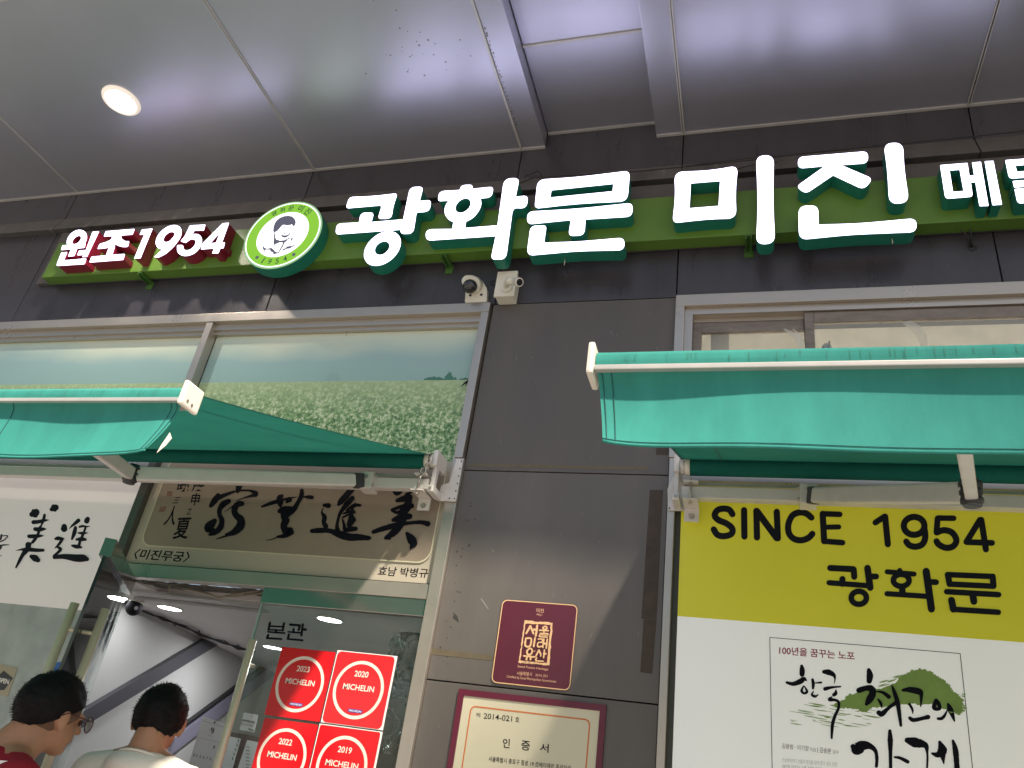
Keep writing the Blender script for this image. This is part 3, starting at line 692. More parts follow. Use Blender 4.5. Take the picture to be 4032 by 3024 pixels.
# ================================================================== calligraphy transom over the door
ts = thing('calligraphy_panel', 'framed cream transom panel with brush written Chinese characters under the awning', 'sign')
M_TAN = mat('aged_cream_board', (0.44, 0.40, 0.32), 0.30, 0, 0.05, 3)
M_PAPER = mat('tan_paper', (0.27, 0.225, 0.17), 0.5, 0, 0.07, 5, 0.05, 300)
p = MB(); p.box(-2.822, -1.258, 0.012, 0.03, 2.262, 2.815); p.build('board', M_TAN, ts)
p = MB()
pz = rrect(-2.765, -1.292, 2.352, 2.81, 0.055)
p.prism(pz, [], 0.008, 0.0115, back=False); p.build('paper_inlay', M_PAPER, ts)
p = MB(); pz2 = rrect(-2.771, -1.286, 2.3465, 2.812, 0.058); p.prism(pz2, [pz], 0.0065, 0.0115, back=False); p.build('inlay_rim', mat('pale_rim', (0.55, 0.53, 0.38), 0.3), ts)  # pale rim paints the highlight along the inlay edge
p = MB()
p.box(-1.257, -1.2045, -0.022, 0.05, 0.0, 2.8185, 0.002)       # right jamb runs to the floor
p.build('jamb', M_STEEL, ts)
p = MB(); p.box(-2.870, -2.824, -0.02, 0.05, 0.0, 2.8185, 0.002); p.build('jamb', mat('dark_jamb_steel', (0.13, 0.13, 0.12), 0.32, 0.5, 0.1, 5), ts)
p = MB(); p.box(-2.8235, -1.2575, -0.012, 0.05, 2.196, 2.256, 0.002); p.build('lintel', M_STEEL, ts)
p = MB(); p.box(-2.8235, -1.2575, 0.0, 0.05, 2.2565, 2.2615); p.build('lintel_gasket', M_BLKP, ts)
cJ = TF(560, 1900, .31646); cK = TF(1180, 1900, .24412); YC = 0.0074
S1 = [[(1230, 0, 80), (1205, 45, 80), (1185, 105, 55)], [(945, 160, 60), (900, 225, 78), (852, 290, 48)], [(1145, 112, 28), (1040, 150, 44), (945, 190, 60)], [(1200, 98, 22), (1340, 100, 26), (1410, 135, 66)], [(1415, 150, 50), (1300, 180, 22), (1165, 228, 6)],
      [(1075, 232, 60), (1010, 268, 76), (965, 330, 58), (962, 400, 55), (990, 470, 62), (970, 560, 76), (900, 625, 60), (838, 648, 34)], [(900, 475, 60), (835, 545, 112), (820, 585, 80), (880, 590, 60)],
      [(1240, 262, 62), (1180, 275, 74), (1145, 345, 72), (1165, 405, 76), (1225, 465, 92), (1215, 545, 104), (1135, 620, 74), (1045, 650, 40)], [(1060, 660, 26), (990, 680, 20), (920, 705, 8)], [(1130, 290, 16), (1060, 340, 10), (1010, 375, 3)]]
S2 = [[(1488, 300, 26), (1590, 262, 46), (1700, 228, 50)], [(1700, 225, 40), (1830, 195, 26), (1930, 178, 6)], [(1740, 165, 40), (1705, 190, 66), (1715, 250, 80), (1720, 300, 30)], [(1800, 240, 40), (1830, 212, 70)], [(1985, 100, 48), (1978, 165, 56), (1935, 250, 50), (1880, 335, 74), (1800, 375, 120)], [(2000, 178, 12), (2070, 180, 46), (2112, 185, 46)],
      [(1710, 355, 60), (1775, 330, 76), (1850, 320, 50)], [(1770, 350, 100), (1765, 420, 86), (1785, 470, 92), (1760, 540, 84), (1790, 600, 100), (1840, 610, 96), (1770, 660, 62), (1685, 675, 30)], [(1700, 670, 14), (1620, 705, 12), (1545, 718, 8)]]
S3 = [[(395, 365, 56), (465, 372, 82)], [(382, 405, 14), (356, 480, 30), (400, 555, 78), (388, 640, 70), (420, 705, 86)], [(195, 782, 66), (330, 772, 88), (480, 778, 76), (640, 832, 124), (800, 880, 124), (950, 882, 108), (1110, 895, 74)], [(1125, 893, 60), (1155, 905, 6)],
      [(880, 60, 80), (820, 130, 92), (740, 220, 100), (660, 310, 90), (625, 355, 46)], [(850, 250, 76), (780, 325, 92), (710, 410, 70), (650, 500, 56), (618, 600, 46), (600, 700, 56), (610, 770, 76)], [(760, 445, 36), (880, 368, 56), (975, 368, 42)], [(895, 335, 24), (880, 390, 40)], [(700, 505, 24), (800, 470, 50), (885, 478, 44)],
      [(850, 430, 50), (830, 520, 70), (835, 600, 120), (800, 680, 86)], [(690, 565, 30), (780, 520, 34)], [(690, 600, 32), (715, 680, 46), (730, 760, 66), (820, 752, 86), (905, 745, 66)], [(880, 600, 60), (850, 640, 60)]]
S4 = [[(1500, 90, 50), (1560, 160, 100), (1620, 150, 70)], [(1975, 125, 16), (1830, 140, 30), (1720, 200, 60)], [(1770, 240, 110), (1680, 262, 104), (1570, 290, 60)], [(1770, 300, 90), (1720, 400, 150), (1660, 470, 130)], [(1800, 375, 90), (1640, 385, 56), (1495, 445, 62)], [(1495, 445, 50), (1545, 480, 50), (1640, 480, 76)], [(1770, 545, 96), (1640, 560, 116), (1510, 605, 66)],
      [(1690, 440, 110), (1660, 560, 150), (1600, 690, 140), (1510, 810, 112), (1390, 892, 62)], [(1190, 796, 66), (1350, 742, 82), (1550, 690, 90), (1750, 655, 56), (1950, 640, 64), (2065, 665, 90)], [(1730, 822, 56), (1790, 900, 134), (1830, 985, 132), (1795, 1050, 46), (1785, 1078, 12)], [(1450, 905, 40), (1420, 890, 60)]]
for tfm, S in ((cJ, S1), (cJ, S2), (cK, S3), (cK, S4)): strokes('brush_character', tfm, S, YC, M_INK, ts, rough=0.12)
it = []
for ch_, bl, br, tl in (('庚', (610, 108), (760, 108), (640, -20)), ('申', (595, 285), (700, 285), (625, 130)), ('之', (548, 405), (600, 400), (575, 310)), ('夏', (372, 705), (560, 700), (440, 440)),
                        ('晩', (425, 110), (570, 118), (455, -20)), ('三', (370, 260), (445, 255), (410, 185)), ('人', (255, 535), (400, 535), (330, 290))):
    it.append(tq(ch_, cJ, bl, br, tl, YC, 0.016))
text_quads('small_inscription', it, M_INK, ts)
p = MB()
for q in ([(315, 110), (382, 108), (368, 170), (297, 172)], [(225, 300), (298, 295), (280, 362), (205, 366)]): p.prism(wl_(cJ, q, YC), [], YC, YC+0.0004, back=False)
split_build(p, 'seal_stamp', mat('faded_seal', (0.20, 0.11, 0.075), 0.6, 0, 0.5, 90), ts)
c45 = TF(400, 1700, .72333)
text_quads('panel_caption', [tq('〈미진무궁〉', c45, (165, 692), (468, 712), (190, 635), 0.0115, 0.02), tq('효남 박병규', c45, (1500, 782), (1772, 796), (1512, 732), 0.0115, 0.012)], M_INK, ts)

# ================================================================== entrance doors
M_GLASS = glass('door_glass', (0.90, 0.95, 0.93), 1.0, 0.0, 0.03)
def rail_tex(): return M_POL
rd = thing('glass_door', 'closed frameless glass door covered with red stickers', 'door', (-1.65, 0.0, 0))
p = MB(); p.box(-2.023, -1.262, 0.006, 0.016, 0.05, 2.126); p.build('door_pane', M_GLASS, rd)
p = MB(); p.box(-2.026, -1.260, -0.008, 0.034, 2.1265, 2.1955, 0.002); p.build('top_rail', M_POL, rd)
p = MB(); p.box(-2.026, -1.260, -0.008, 0.034, 0.01, 0.09, 0.002); p.build('bottom_rail', M_POL, rd)
p = MB(); p.box(-2.0265, -2.0215, 0.004, 0.018, 0.09, 2.126); p.build('glass_edge', mat('glass_edge', (0.35, 0.50, 0.45), 0.1), rd)
p = MB(); p.tube([(-1.975, -0.055, 0.95), (-1.975, -0.055, 1.965)], 0.016, 20)
for z in (1.05, 1.87): p.tube([(-1.975, -0.055, z), (-1.975, 0.0, z)], 0.009, 10)
p.build('pull_handle', mat('brassy_steel', (0.74, 0.67, 0.50), 0.32, 0.25), rd)
cQ7 = TF(900, 2224, .48237)
def dzx(u, v): q = PY(*cQ7(u, v), 0.004); return q
DL = 19
for G_ in ([[(338, 473, DL), (326, 530, DL)], [(452, 477, DL), (442, 535, DL)], [(334, 500, 14), (446, 505, 14)], [(326, 528, 13), (442, 535, 13)], [(388, 535, DL), (386, 552, DL)], [(322, 547, 15), (458, 557, 15)], [(324, 572, DL), (314, 598, DL)], [(314, 598, 16), (432, 606, 16)]],
           [[(502, 488, 20), (582, 494, 20)], [(582, 494, DL), (572, 532, DL)], [(532, 524, DL), (528, 550, DL)], [(486, 547, 15), (588, 555, 15)], [(606, 486, 19), (594, 575, 19)], [(604, 526, 20), (630, 529, 20)], [(492, 568, DL), (484, 605, DL)], [(484, 605, 16), (604, 616, 16)]]): strokes('door_lettering', cQ7, G_, 0.003, M_INK, rd)
fl = MB()   # crinkled clear wrap hanging inside the door
def crump(u, v):
    x = -1.43+0.15*u; z = 1.62+0.46*v; return Vector((x, 0.09+0.05*noise.noise(Vector((x*16, z*13, 1)))+0.02*noise.noise(Vector((x*45, z*40, 4))), z))
fl.grid(crump, 26, 60)
fw = fl.build('plastic_wrap', glass('clear_film', (0.62, 0.66, 0.62), 2.2, 0.12, 0.08)); tag(fw, 'crumpled clear plastic wrap hanging behind the stickers on the door', 'plastic wrap')

# red guide stickers
M_STK = mat('sticker_red', (0.62, 0.006, 0.012), 0.30, 0, 0.04, 6, coat=0.3); M_STK2 = mat('sticker_red_faded', (0.60, 0.018, 0.025), 0.34, 0, 0.04, 6, coat=0.3)
M_CRM = mat('sticker_cream', (0.80, 0.70, 0.62), 0.4); M_BLU = mat('logo_blue', (0.06, 0.05, 0.32), 0.4); M_WHT = mat('print_white', (0.82, 0.81, 0.79), 0.45)
def sticker(x0, x1, z0, z1, year, r, m, label, backing):
    s = thing('guide_sticker', label, 'sticker', ((x0+x1)/2, 0.004, z0), 'red year stickers on the glass door')
    Y = 0.0035; cx = (x0+x1)/2; w = x1-x0; h = z1-z0
    if backing:
        b_ = MB(); b_.box(x0-0.004, x1+0.008, 0.0042, 0.0055, z0-0.002, z1+0.003); b_.build('backing_sheet', M_WHT, s)
    b_ = MB(); b_.prism(rrect(x0, x1, z0, z1, r), [], Y, Y+0.0007); b_.build('sticker_sheet', m, s)
    a = h*0.405; zc = z0+h*0.49
    b_ = MB(); b_.prism(circ(a, 56, cx-0.002, zc), [circ(a*0.885, 56, cx-0.002, zc)], Y-0.0006, Y-0.0002, back=False); b_.build('ring', M_CRM, s)
    text_quads('sticker_text', [tc_(year, cx-0.002, z0+h*0.665, h*0.085, Y-0.0006, 0.018), tc_('MICHELIN', cx-0.002, z0+h*0.475, h*0.082, Y-0.0006, 0.020, w*0.53)], M_CRM, s)
    b_ = MB(); b_.box(cx-w*0.10, cx+w*0.135, Y-0.0006, Y-0.0002, z0+h*0.175, z0+h*0.22); b_.build('logo_strip', M_BLU, s)
    text_quads('logo_text', [tc_('MICHELIN', cx+w*0.018, z0+h*0.184, h*0.026, Y-0.001, 0.015, w*0.2)], M_WHT, s)
    return s
sticker(-1.868, -1.618, 1.694, 1.958, '2023', 0.004, M_STK, 'red square sticker reading 2023, upper left on the door', False)
sticker(-1.609, -1.354, 1.696, 1.964, '2020', 0.018, M_STK2, 'red rounded sticker reading 2020, upper right on the door', True)
sticker(-1.862, -1.620, 1.425, 1.684, '2022', 0.008, M_STK, 'red sticker reading 2022, under the 2023 one', False)
sticker(-1.612, -1.353, 1.425, 1.686, '2019', 0.008, M_STK, 'red sticker reading 2019, under the rounded 2020 one', True)


# open left leaf, swung out towards the street
ld_ = thing('open_glass_door', 'open frameless glass door leaf with tall pull handles swung out beside the entrance', 'door', (-2.78, 0.05, 0))
AX, AY = -2.780, 0.050; BX, BY = -2.350, -0.600
dv = Vector((BX-AX, BY-AY, 0)); LL = dv.length; dn = dv/LL; nn = Vector((-dn.y, dn.x, 0))
def slab(t0, t1, s0, s1, z0, z1):
    a = Vector((AX, AY, 0)); P = [a+dn*t0+nn*s0, a+dn*t1+nn*s0, a+dn*t1+nn*s1, a+dn*t0+nn*s1]
    return [q+Vector((0, 0, z0)) for q in P]+[q+Vector((0, 0, z1)) for q in P]
p = MB(); p.hexa(slab(0.01, LL-0.006, -0.005, 0.005, 0.09, 2.1265)); p.build('door_pane', M_GLASS, ld_)
p = MB(); p.hexa(slab(LL-0.0058, LL-0.002, -0.0055, 0.0055, 0.09, 2.1265)); p.build('glass_edge', mat('dark_glass_edge', (0.02, 0.035, 0.035), 0.1), ld_)
p = MB(); p.hexa(slab(0, LL, -0.021, 0.021, 2.127, 2.196)); p.build('top_rail', M_POL, ld_)
p = MB(); p.hexa(slab(0, LL, -0.021, 0.021, 0.012, 0.0895)); p.build('bottom_rail', M_POL, ld_)
for sg in (-1, 1):
    c = Vector((AX, AY, 0))+dn*(LL-0.10)+nn*(0.055*sg)
    p = MB(); p.tube([c+Vector((0, 0, 0.95)), c+Vector((0, 0, 1.955))], 0.016, 20)
    for z in (1.06, 1.86): p.tube([c+Vector((0, 0, z)), c-nn*(0.05*sg)+Vector((0, 0, z))], 0.008, 10)
    p.build('pull_handle', MATS['brassy_steel'], ld_)

# ================================================================== shop window left of the entrance
sw = thing('shop_window', 'shop window left of the entrance with white film lettered in black Chinese characters', 'window')
p = MB(); p.box(-6.5, -2.8705, 0.026, 0.032, 0.5, 2.0315); p.build('window_pane', glass('window_glass', (0.80, 0.86, 0.85), 1.6, 0.0, 0.60, (0.62, 0.68, 0.69)), sw)  # strong pale haze stands in for indoor light and reflections in the pane
p = MB(); p.box(-6.5, -2.8705, 0.022, 0.034, 2.032, 2.815); p.build('white_film', mat('white_film', (0.66, 0.62, 0.615), 0.28, 0, 0.03, 2, emit=((1.0, 0.94, 0.91), 0.10)), sw)  # faint emission stands in for indoor light through the film
p = MB(); p.box(-6.5, -2.8705, -0.01, 0.05, 0.42, 0.4995); p.box(-6.5, -2.8705, -0.014, 0.05, 2.7205, 2.815); p.build('window_frame', M_STEEL, sw)
p = MB(); p.box(-6.5, -2.8705, 0.0, 0.12, 0.0, 0.4195); p.build('plinth', M_WALL, sw)
cL = TF(0, 1950, .19293); YW = 0.0212
SL1 = [[(650, 390, 110), (700, 370, 190), (735, 350, 150)], [(1050, 290, 80), (1100, 265, 160), (1135, 250, 130)],
       [(908, 405, 58), (895, 470, 62), (868, 545, 60), (845, 610, 34), (800, 690, 70), (780, 780, 56), (725, 880, 66), (665, 960, 60)],
       [(680, 550, 84), (790, 540, 76), (900, 515, 60), (1003, 505, 6)], [(715, 690, 80), (800, 700, 90), (880, 690, 66), (945, 690, 10)], [(590, 838, 78), (700, 838, 84), (800, 830, 66), (895, 828, 8)],
       [(570, 1000, 80), (620, 990, 60)], [(575, 1010, 120), (570, 1080, 112), (520, 1140, 110), (460, 1220, 78), (400, 1330, 66), (325, 1475, 34)], [(318, 1130, 6), (430, 1110, 40), (560, 1105, 84), (750, 1122, 76), (880, 1122, 62)], [(640, 1250, 84), (715, 1285, 140), (775, 1325, 96)]]
SL2 = [[(1310, 640, 116), (1308, 685, 138)], [(1600, 515, 84), (1530, 575, 66), (1465, 630, 40), (1408, 690, 5)], [(1788, 485, 96), (1768, 525, 112)], [(1540, 660, 66), (1515, 770, 86), (1468, 895, 44)],
       [(1625, 645, 46), (1690, 630, 50), (1760, 640, 34), (1842, 632, 5)], [(1745, 660, 44), (1710, 760, 48), (1672, 850, 58), (1635, 930, 54), (1615, 1010, 60)], [(1592, 768, 28), (1690, 775, 60), (1802, 768, 5)], [(1560, 905, 46), (1660, 895, 88), (1745, 905, 52)], [(1470, 1028, 44), (1560, 1048, 84), (1655, 1062, 44)],
       [(1130, 890, 50), (1190, 880, 84), (1305, 884, 20)], [(1270, 895, 60), (1210, 990, 56), (1120, 1080, 18)], [(1170, 1055, 46), (1235, 1100, 66), (1180, 1170, 56), (1105, 1235, 58)], [(1110, 1265, 80), (1300, 1250, 104), (1550, 1282, 152), (1700, 1285, 150), (1775, 1305, 86)]]
SL3 = [[(30, 815, 46), (12, 900, 40)], [(10, 945, 28), (90, 910, 26), (155, 840, 24), (130, 824, 22), (60, 830, 20)], [(-20, 1030, 30), (80, 1015, 30), (185, 1012, 12)], [(20, 1060, 46), (-30, 1130, 36)], [(-10, 1240, 20), (35, 1228, 8)], [(-60, 820, 60), (-70, 1000, 60), (-120, 1200, 60)]]
for S in (SL1, SL2, SL3): strokes('brush_character', cL, S, YW, M_INKB, sw)
# things stuck on the inside of that window
c0 = TF(0, 2250, .27125)
on = thing('open_notice', 'tan paper notice reading OPEN stuck on the left shop window', 'notice', (-3.2, 0.04, 1.7))
p = MB(); p.prism(wl_(c0, [(-260, 1290), (255, 1400), (110, 1820), (-420, 1700)], 0.024), [], 0.024, 0.0252); p.build('notice_sheet', mat('notice_tan', (0.40, 0.36, 0.27), 0.6, 0, 0.06, 8), on)
p = MB(); p.prism(wl_(c0, [(-150, 1620), (55, 1440), (190, 1550), (60, 1720), (-200, 1740)], 0.0232), [], 0.0232, 0.0236); p.build('dark_panel', mat('notice_dark', (0.055, 0.055, 0.07), 0.6, 0, 0.2, 10), on)
text_quads('notice_text', [tq('OPEN', c0, (-45, 1605), (120, 1640), (-25, 1535), 0.0224, 0.03)], M_WHT, on)
bs = MB(); q = PY(*c0(795, 1500), 0.024); bs.prism([(q.x+0.055*math.cos(t), q.z+0.055*math.sin(t)) for t in [2*math.pi*k/28 for k in range(28)]], [], 0.024, 0.0255)
tag(bs.build('round_sticker', mat('sticker_blue', (0.03, 0.13, 0.42), 0.4)), 'round blue sticker on the window behind the head of the man in red', 'sticker')

# ================================================================== indoors
def struct(o): o['kind'] = 'structure'; return o
M_INW = mat('indoor_white', (0.60, 0.60, 0.585), 0.6, 0, 0.03, 2)
M_CEI = mat('indoor_ceiling_paint', (0.74, 0.70, 0.69), 0.55, 0, 0.04, 3)
p = MB(); p.box(-7, -1.2, 0.31, 6.2, 2.202, 2.25); p.box(-7, -2.825, 0.13, 0.31, 2.202, 2.25); struct(p.build('ceiling', M_CEI))
p = MB(); p.box(-7, -1.2, 0.06, 6.2, 0.001, 0.02); struct(p.build('floor', mat('indoor_floor', (0.66, 0.62, 0.58), 0.4)))
p = MB(); p.box(-7, -1.2, 6.2, 6.3, 0, 2.25); p.box(-7.1, -7, 0.06, 6.3, 0, 2.25); p.box(-1.199, -1.10, 0.31, 6.3, 0, 2.25); struct(p.build('indoor_wall', M_INW))
WA = Vector((-3.24, 0.42)); WBp = Vector((-4.40, 6.2))
def PW(px, py, off=0.0):
    d = ray(px, py); e = WBp-WA; n_ = Vector((-e.y, e.x)).normalized(); n_ = -n_ if n_.x < 0 else n_
    a = WA+n_*off
    k = ((a.x-CAM.x)*n_.x+(a.y-CAM.y)*n_.y)/(d.x*n_.x+d.y*n_.y); return CAM+d*k
p = MB(); e = (WBp-WA).normalized(); n_ = Vector((e.y, -e.x))
p.hexa([(WA.x, WA.y, 0), (WBp.x, WBp.y, 0), (WBp.x-0.1, WBp.y, 0), (WA.x-0.1, WA.y, 0), (WA.x, WA.y, 2.2), (WBp.x, WBp.y, 2.2), (WBp.x-0.1, WBp.y, 2.2), (WA.x-0.1, WA.y, 2.2)])
struct(p.build('stair_wall', M_INW))
c6 = TF(0, 2224, .48237)
def band(name, quad, depth, m, label, cat):
    A = [PW(*c6(*q), 0.004) for q in quad]; B = [PW(*c6(*q), 0.004+depth)*0 + PW(*c6(*q), 0.004) + Vector((n_.x, n_.y, 0))*depth for q in quad]
    b_ = MB(); b_.hexa(A+B); return tag(b_.build(name, m), label, cat)
M_STR = mat('stringer_paint', (0.085, 0.085, 0.10), 0.45); M_STR2 = mat('stringer_paint_pale', (0.27, 0.26, 0.34), 0.4)
band('stair_stringer', [(580, 1352), (1790, 622), (1690, 575), (640, 1190)], 0.03, M_STR, 'dark grey sloping stair band on the white wall inside', 'stair part')
band('stair_stringer', [(1330, 1560), (2330, 800), (2320, 715), (1380, 1405)], 0.04, M_STR2, 'purple grey sloping stair rail board low inside the doorway', 'stair part')
band('handrail', [(1480, 1322), (2220, 778), (2220, 758), (1476, 1302)], 0.03, M_BLKP, 'thin black handrail above the purple grey stair board', 'handrail')
# exposed gap and cables under the lintel
p = MB(); p.grid(lambda u, v: Vector((-2.82+1.56*u, 0.055+0.255*v, 2.196+0.012*noise.noise(Vector((u*40, v*9, 2)))+0.03*v)), 60, 10); p.build('rough_void', mat('rough_concrete', (0.13, 0.115, 0.095), 0.9, 0, 0.5, 30, 0.6, 60), wall)
cb = MB()
def cpath(pts, Y, r): cb.tube([PY(*c6(*q), Y) for q in pts], r, 6)
cpath([(1080, 120), (1250, 145), (1390, 152), (1380, 190), (1376, 225)], 0.10, 0.004)
cpath([(1420, 178), (1560, 200), (1700, 235), (1785, 268), (1900, 245), (2050, 222), (2160, 205)], 0.11, 0.0045)
cpath([(1420, 170), (1600, 215), (1785, 262), (1950, 255), (2160, 230)], 0.10, 0.0035)
tag(cb.build('cable_bundle', mat('dusty_cable', (0.30, 0.27, 0.20), 0.6)), 'loose cables hanging in the gap under the door lintel', 'cable')
cb = MB()
for dz, dr, jit in ((2.19, 0.006, 0), (2.185, 0.004, 12), (2.18, 0.003, 22)):
    rnd = random.Random(int(dz*1000)); cb.tube([PZ(*c6(u, v+jit*math.sin(u*0.02)+rnd.uniform(-3, 3)), dz) for u, v in ((1000, 300), (1130, 368), (1250, 410), (1330, 432), (1430, 480), (1520, 515), (1620, 560), (1700, 590), (1830, 640), (1940, 672), (2080, 715))], dr, 6)
for u, v in ((1430, 482), (1620, 552), (1940, 668)):
    q = PZ(*c6(u, v), 2.186); cb.torus(q, (0.3, 1, 0), 0.010, 0.003, 12, 6)
tag(cb.build('cable_bundle', M_BLKP), 'dark cables clipped along the indoor ceiling corner', 'cable')
idm = thing('indoor_dome_camera', 'black dome camera on the ceiling just inside the doorway', 'security camera', PZ(538, 2371, 2.2))
q = PZ(540, 2366, 2.2); p = MB(); p.disc(q, (0, 0, -1), 0.036, 0.014, 24); p.build('camera_base', M_WPL, idm)
bm_ = bmesh.new(); bmesh.ops.create_uvsphere(bm_, u_segments=24, v_segments=16, radius=0.043); bmesh.ops.translate(bm_, verts=bm_.verts, vec=q+Vector((0, -0.004, -0.036))); me = bpy.data.meshes.new('dome'); bm_.to_mesh(me); bm_.free(); link('dome', me, mat('matt_black', (0.012, 0.012, 0.015), 0.7, spec=0.15), idm, smooth=True)
p = MB(); p.disc(q+Vector((0.032, -0.026, -0.042)), (0.8, -0.6, -0.2), 0.010, 0.004, 16); p.build('lens', mat('lens_pale', (0.5, 0.48, 0.55), 0.15), idm)
p = MB(); p.beam(PZ(*c6(1110, 215), 2.195), PZ(*c6(2130, 330), 2.195), 0.05, 0.014); p.beam(PZ(*c6(1100, 270), 2.193), PZ(*c6(2180, 385), 2.193), 0.02, 0.012)
tag(p.build('ceiling_rail', M_TRIM), 'white metal track across the indoor ceiling behind the lintel', 'rail')
LAMP_LAB = ['round recessed lamp seen through the open door leaf at left', 'round recessed lamp in the indoor ceiling beside the black dome camera', 'round recessed lamp in the indoor ceiling right of the black door lettering', 'round recessed lamp behind the top corner of the 2023 sticker']
lens_m = emitter('indoor_lamp_lens', (0.96, 0.98, 1.0), 9)
for k, q in enumerate(((455, 2347), (669, 2394), (1298, 2439), (1075, 2549))):
    c = PZ(*q, 2.2); t = thing('indoor_downlight', LAMP_LAB[k], 'lamp', c, 'round lamps in the indoor ceiling')
    b_ = MB(); b_.torus(c, (0, 0, 1), 0.066, 0.005, 28, 6); b_.build('trim_ring', M_WPL, t)
    b_ = MB(); b_.disc(c+Vector((0, 0, 0.001)), (0, 0, -1), 0.063, 0.003, 28); b_.build('lens', lens_m, t)
    if k == 0: continue  # first disc stands in for a lamp's reflection in the door leaf
    L = bpy.data.lights.new('lamp_glow', 'AREA'); L.shape = 'DISK'; L.size = 0.11; L.energy = (0, 0.55, 1.6, 3.6)[k]; L.color = (0.96, 0.97, 1.0)
    lo = bpy.data.objects.new('lamp_glow', L); COL.objects.link(lo); lo.parent = t; lo.location = (0, 0, -0.008)
# calendar, notices behind the door
cS = TF(700, 2700, .1953)
cal = thing('wall_calendar', 'white wall calendar open at month 9 inside the doorway', 'calendar', (-2.57, 0.7, 1.4))
def quad3(A, B, D, y, m, name, par, t=0.003):
    A = Vector(A); B = Vector(B); D = Vector(D); Cc = B+(D-A); b_ = MB(); b_.prism([(A.x, A.z), (B.x, B.z), (Cc.x, Cc.z), (D.x, D.z)], [], y, y+t); return b_.build(name, m, par)
M_PAP = mat('white_paper', (0.74, 0.72, 0.74), 0.6)
A_, B_, D_ = PY(*cS(510, 625), .7), PY(*cS(985, 780), .7), PY(*cS(130, 1880), .7)
quad3(A_, B_, D_, 0.7, M_PAP, 'calendar_sheet', cal)
items = [tq('9', cS, (655, 965), (715, 985), (680, 835), 0.6985, 0.0), tq('1', cS, (715, 1265), (735, 1270), (730, 1205), 0.6985, 0.0), tq('3', cS, (300, 1420), (335, 1430), (312, 1365), 0.6985, 0.0)]
for k, dg in enumerate('45678'): items.append(tq(dg, cS, (363+69*k, 1433+17*k), (392+69*k, 1441+17*k), (373+69*k, 1378+17*k), 0.6985, 0.0))
for k, dg in enumerate(('10', '11', '12')): items.append(tq(dg, cS, (285+69*k, 1660+17*k), (325+69*k, 1668+17*k), (295+69*k, 1612+17*k), 0.6985, 0.0))
items.append(tq('September', cS, (612, 1010), (700, 1030), (615, 990), 0.6985, 0.0))
text_quads('calendar_print', items, M_INK, cal)
strokes('calendar_rule', cS, [[(500, 705, 6), (935, 835, 6)], [(420, 1042, 5), (850, 1145, 5)]], 0.6985, M_GREYINK, cal, straight=True)
p = MB(); q = PY(*cS(748, 740), 0.69); p.disc(q, (0, -1, 0), 0.004, 0.004, 10); p.build('hang_hole', M_INK, cal)
ns = thing('notice_sheet', 'small white printed notice on the wall behind the door handle', 'notice', (-2.3, 0.75, 1.6))
quad3(PY(*cS(1330, 540), .75), PY(*cS(1620, 590), .75), PY(*cS(1245, 890), .75), 0.75, M_PAP, 'paper', ns)
strokes('printed_line', cS, [[(1300, 690, 26), (1400, 705, 30), (1540, 740, 34)], [(1285, 765, 14), (1510, 815, 16)], [(1430, 870, 30), (1525, 905, 26)], [(1470, 612, 10), (1520, 625, 10)]], 0.7485, M_GREYINK, ns, straight=True)
nb = thing('notice_board', 'brown wooden board with white paper lists behind the glass door', 'notice board', (-2.3, 0.85, 1.2))
quad3(PY(*cS(950, 905), .85), PY(*cS(1900, 1085), .85), PY(*cS(560, 2100), .85), 0.85, mat('brown_board', (0.085, 0.045, 0.04), 0.5, 0, 0.2, 6), 'board', nb)
for (a, b_, c_) in (((990, 1010), (1270, 1065), (790, 1700)), ((1400, 1095), (1680, 1150), (1180, 1750))): quad3(PY(*cS(*a), .845), PY(*cS(*b_), .845), PY(*cS(*c_), .845), 0.845, M_PAP, 'paper_list', nb)
strokes('printed_line', cS, [[(1380, 1230+70*k, 18), (1440, 1242+70*k, 18)] for k in range(7)]+[[(1225-30*k, 1090+90*k, 22), (1225-30*k, 1130+90*k, 22)] for k in range(5)], 0.843, M_GREYINK, nb, straight=True)

# ================================================================== right upper sliding window
rw = thing('sliding_window', 'steel framed sliding window partly hidden behind the right awning', 'window')
p = MB()
p.box(-0.316, 4.5, -0.026, 0.05, 3.590, 3.651, 0.002); p.box(-0.316, -0.276, -0.026, 0.05, 2.84, 3.5895, 0.002)
p.box(-0.2755, 4.5, -0.004, 0.06, 3.556, 3.5895); p.box(-0.2755, -0.240, -0.004, 0.06, 2.84, 3.5555); p.box(-0.2395, 4.5, 0.032, 0.06, 3.5352, 3.5555)
p.build('window_frame', M_STEEL, rw)
M_BRZ = mat('weathered_steel', (0.25, 0.205, 0.165), 0.4, 0.5, 0.25, 9, stretch=(1, 1, 3))
def sash(x0, x1, y, z1, name_l):
    b_ = MB(); w = 0.038
    b_.box(x0, x0+w, y, y+0.022, 2.84, z1, 0.002); b_.box(x1-w, x1, y, y+0.022, 2.84, z1, 0.002); b_.box(x0+w+0.0005, x1-w-0.0005, y+0.001, y+0.021, z1-0.055, z1, 0.002)
    s = b_.build('sash', M_BRZ, rw, name_l)
    g_ = MB(); g_.box(x0+w, x1-w, y+0.009, y+0.013, 2.84, z1-0.054); g_.build('sash_pane', glass('smeared_glass', (0.88, 0.87, 0.82), 1.2, 0.03, 0.20, (0.55, 0.54, 0.48)), s)
sash(-0.2395, 0.270, 0.034, 3.535, 'inner sash'); sash(0.232, 1.42, 0.006, 3.5545, 'outer sash'); sash(1.40, 2.6, 0.034, 3.535, 'inner sash')
c3w = TF(2500, 500, .69321)
M_SMR = glass('glass_smear', (0.95, 0.95, 0.93), 0.6, 0.2, 0.5, (0.7, 0.69, 0.64))
